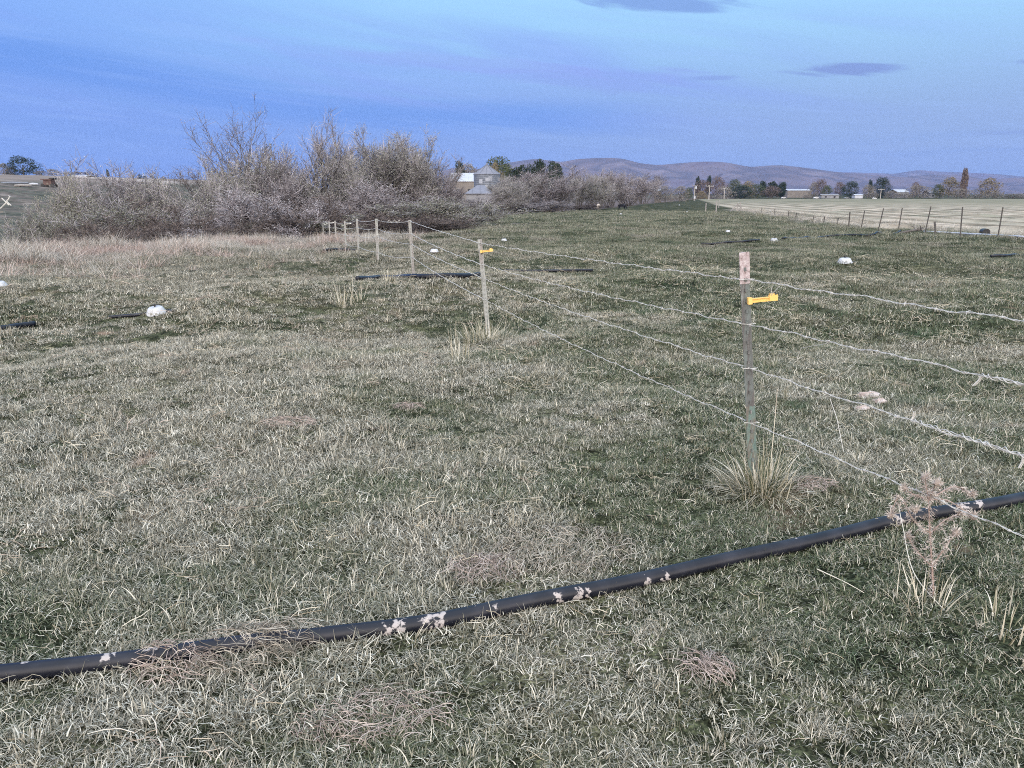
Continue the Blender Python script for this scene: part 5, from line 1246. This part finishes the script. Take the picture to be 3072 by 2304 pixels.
# white gated irrigation pipe, broken branch and pipe mouth by that fence
pp = [hit(*q) for q in ((2770, 698), (2850, 702), (2960, 708), (3072, 715), (3200, 724))]; c0 = Vector(pp[0]); mb = MB()
mb.tube(resample([Vector((p.x, p.y, p.z + .06)) - c0 for p in pp], .5), .045, 8); o = mb.build('gated_pipe', M_wroof, None, True); o.location = c0; tag(o, 'thin white pipe along the foot of the field fence', 'pipe')
h = hit(2953, 706); mb = MB(); mb.tube([(-.1, -.3, .17), (.0, -.05, .17), (.1, .35, .17)], [.17, .17, .16], 14); o = mb.build('pipe_mouth', M_blk); o.location = h; tag(o, 'short black culvert mouth beside the white pipe', 'culvert')
h = hit(2740, 700); e = empty('broken_branch', h); tag(e, 'dead branch lying by the fence with pale broken end', 'branch'); q = lambda px, py, d_: pt(px, py, h.y + d_) - h
mb = MB(); mb.tube(resample([q(2700, 699, 0), q(2725, 694, 0), q(2745, 690, .1), q(2770, 688, .2)], .2), [.06 - .0 * i for i in range(len(resample([q(2700, 699, 0), q(2725, 694, 0), q(2745, 690, .1), q(2770, 688, .2)], .2)))], 7); mb.build('limb', M_bark, e)
for i in range(7):
    a = q(2742 + i * 4, 691 - (i % 3), .1); mb = MB(); mb.tube([a, a + Vector((.15 * math.cos(i * 2.1), .1 * math.sin(i), .12 + .04 * (i % 3))), a + Vector((.4 * math.cos(i * 2.1), .2 * math.sin(i), .16 + .05 * (i % 2)))], [.03, .02, .01], 5); mb.build('twig', M_bark if i % 2 else M_wood, e)

# ---------------------------------------------------------------- grazing cattle
def cow(px, yb, hpx, label, m, yaw, depth=None):
    h = hit(px, yb); Hh = hpx / F * h.y; s = Hh / 1.35; e = empty('cow', h, yaw); e.scale = (s, s, s); tag(e, label, 'cow', 'cattle grazing by the far hedge')
    bm_ = [((.75, 0, 1.12), .30), ((.45, 0, 1.05), .36), ((.0, 0, 1.0), .39), ((-.45, 0, 1.06), .35), ((-.78, 0, 1.13), .27), # 0-4 rump..; 0 = shoulders
           ((1.05, 0, .98), .19), ((1.28, 0, .62), .14), ((1.42, 0, .32), .13), ((1.55, 0, .12), .09)]
    V = [v for v, r in bm_]; Rr = [r for v, r in bm_]; E = [(0, 1), (1, 2), (2, 3), (3, 4), (0, 5), (5, 6), (6, 7), (7, 8)]
    for sy_ in (-1, 1):
        for base, x in ((0, .72), (4, -.72)):
            k = len(V)
            if base == 0: ch = [((x, sy_ * .18, .78), .15), ((x + .02, sy_ * .19, .45), .075), ((x, sy_ * .19, .10), .055), ((x + .04, sy_ * .19, .02), .065)]
            else: ch = [((x + .05, sy_ * .18, .80), .19), ((x + .10, sy_ * .20, .58), .10), ((x - .10, sy_ * .20, .42), .065), ((x - .05, sy_ * .20, .08), .055), ((x - .01, sy_ * .20, .02), .065)]
            for j, (v, r) in enumerate(ch): V.append(v); Rr.append(r); E.append((base if j == 0 else k + j - 1, k + j))
        k = len(V); V.append((1.25, sy_ * .2, .60)); Rr.append(.045); E.append((6, k))
    k = len(V); V += [(-1.02, 0, 1.05), (-1.08, 0, .55)]; Rr += [.04, .035]; E += [(4, k), (k, k + 1)]
    me = bpy.data.meshes.new('body'); me.from_pydata(V, E, []); me.materials.append(m); o = link('body', me, e)
    md = o.modifiers.new('skin', 'SKIN'); 
    if not me.skin_vertices:
        bpy.context.view_layer.objects.active = o
    for i, sv in enumerate(me.skin_vertices[0].data): sv.radius = (Rr[i], Rr[i]); sv.use_root = (i == 2)
    o.modifiers.new('sub', 'SUBSURF').levels = 1; o.modifiers['sub'].render_levels = 1
cow(1795, 630, 17, 'cream cow grazing at the foot of the hedge', mat('cream_hide', (.52, .43, .36), .9, [(.62, .54, .47)], scale=3), R(250))
cow(1865, 629, 16, 'black cow grazing right of the cream cow', mat('black_hide', (.012, .012, .016), .85), R(-35))
# old wagon and scrap on the left rise
def wagon():
    c = hit(148, 561); d = c.y; z = c.z; e = empty('farm_wagon', (c.x, c.y, z)); e.scale = (d / 170,) * 3; d = 170; tag(e, 'rusty old flatbed wagon with a box body on the left rise', 'wagon'); k = d / F
    m = mat('old_rust', (.09, .055, .05), .9, [(.15, .10, .09)], scale=2); mb = MB(); mb.box((0, 0, 1.55), (30 * k, 2.2, .16)); mb.build('flatbed', m, e)
    mb = MB(); mb.box((.1, 0, .92), (1.7, 1.7, 1.05), taper=.94); mb.build('box_body', m, e); mb = MB(); mb.box((1.0, 0, 1.75), (.9, 1.6, .24)); mb.build('roof_rack', M_blk, e)
    for x in (-.9, 1.1):
        for y in (-.8, .8): mb = MB(); mb.tube([(x, y - .1, .35), (x, y + .1, .35)], .38, 16); mb.build('wheel', M_blk, e)
wagon()
def scrap(px, py, L_, label, m, rz, dz=.2):
    h = hit(px, py); L_ *= h.y / 185; mb = MB(); mb.tube([(-L_ / 2, 0, dz), (-L_ / 6, .1, dz + .05), (L_ / 2, 0, dz + .02)], [.16, .2, .14], 8); mb.tube([(-L_ * .3, .3, dz * .6), (L_ * .42, .5, dz * .8)], .1, 6); o = mb.build('scrap_pipe', m); o.location = h; o.rotation_euler = (0, 0, rz); tag(o, label, 'scrap')
scrap(102, 556, 1.8, 'white scrap bundle left of the rusty wagon', M_wroof, .3); scrap(45, 553, 6, 'long pale pipes lying far left of the wagon', M_metal, .05); scrap(70, 560, 4, 'lower brownish pipes left of the white scrap', M_wood, -.05)
# weathered stakes at the creek rim
for i, (px, yb, yt, ln) in enumerate(((362, 748, 706, -.25), (432, 742, 710, -.12), (212, 748, 728, -.1), (560, 742, 704, -.02), (536, 740, 722, -.3))):
    h = hit(px, yb); H = zat(yt, h.y) - h.z; mb = MB(); mb.tube([(0, 0, -.1), (ln * .4, 0, H * .5), (ln, 0, H)], [.030, .026, .018], 6); o = mb.build('old_stake', M_wood); o.location = h
    tag(o, ['pale stake leaning left under the grey green bush', 'second pale stake right of the leaning one', 'short stake at the far left creek rim', 'upright thin stake at the rim left of the white pod', 'low stake leaning far left near the white pod'][i], 'stake')

# ---------------------------------------------------------------- air: the hills fade to blue
hz = MB(); hz.box((0, 5500, 250), (13000, 11400, 512)); ho = hz.build('haze', None); ho.location = (0, 0, 0); tag(ho, 'thin blue evening haze over the valley', 'haze', kind='stuff')
hm = bpy.data.materials.new('haze'); hm.use_nodes = True; t = hm.node_tree; t.nodes.clear(); v = t.nodes.new('ShaderNodeVolumePrincipled'); oo = t.nodes.new('ShaderNodeOutputMaterial')
v.inputs['Density'].default_value = 1 / 14500.; v.inputs['Color'].default_value = (.34, .50, .98, 1); v.inputs['Anisotropy'].default_value = 0
t.links.new(v.outputs[0], oo.inputs['Volume']); ho.data.materials.append(hm)
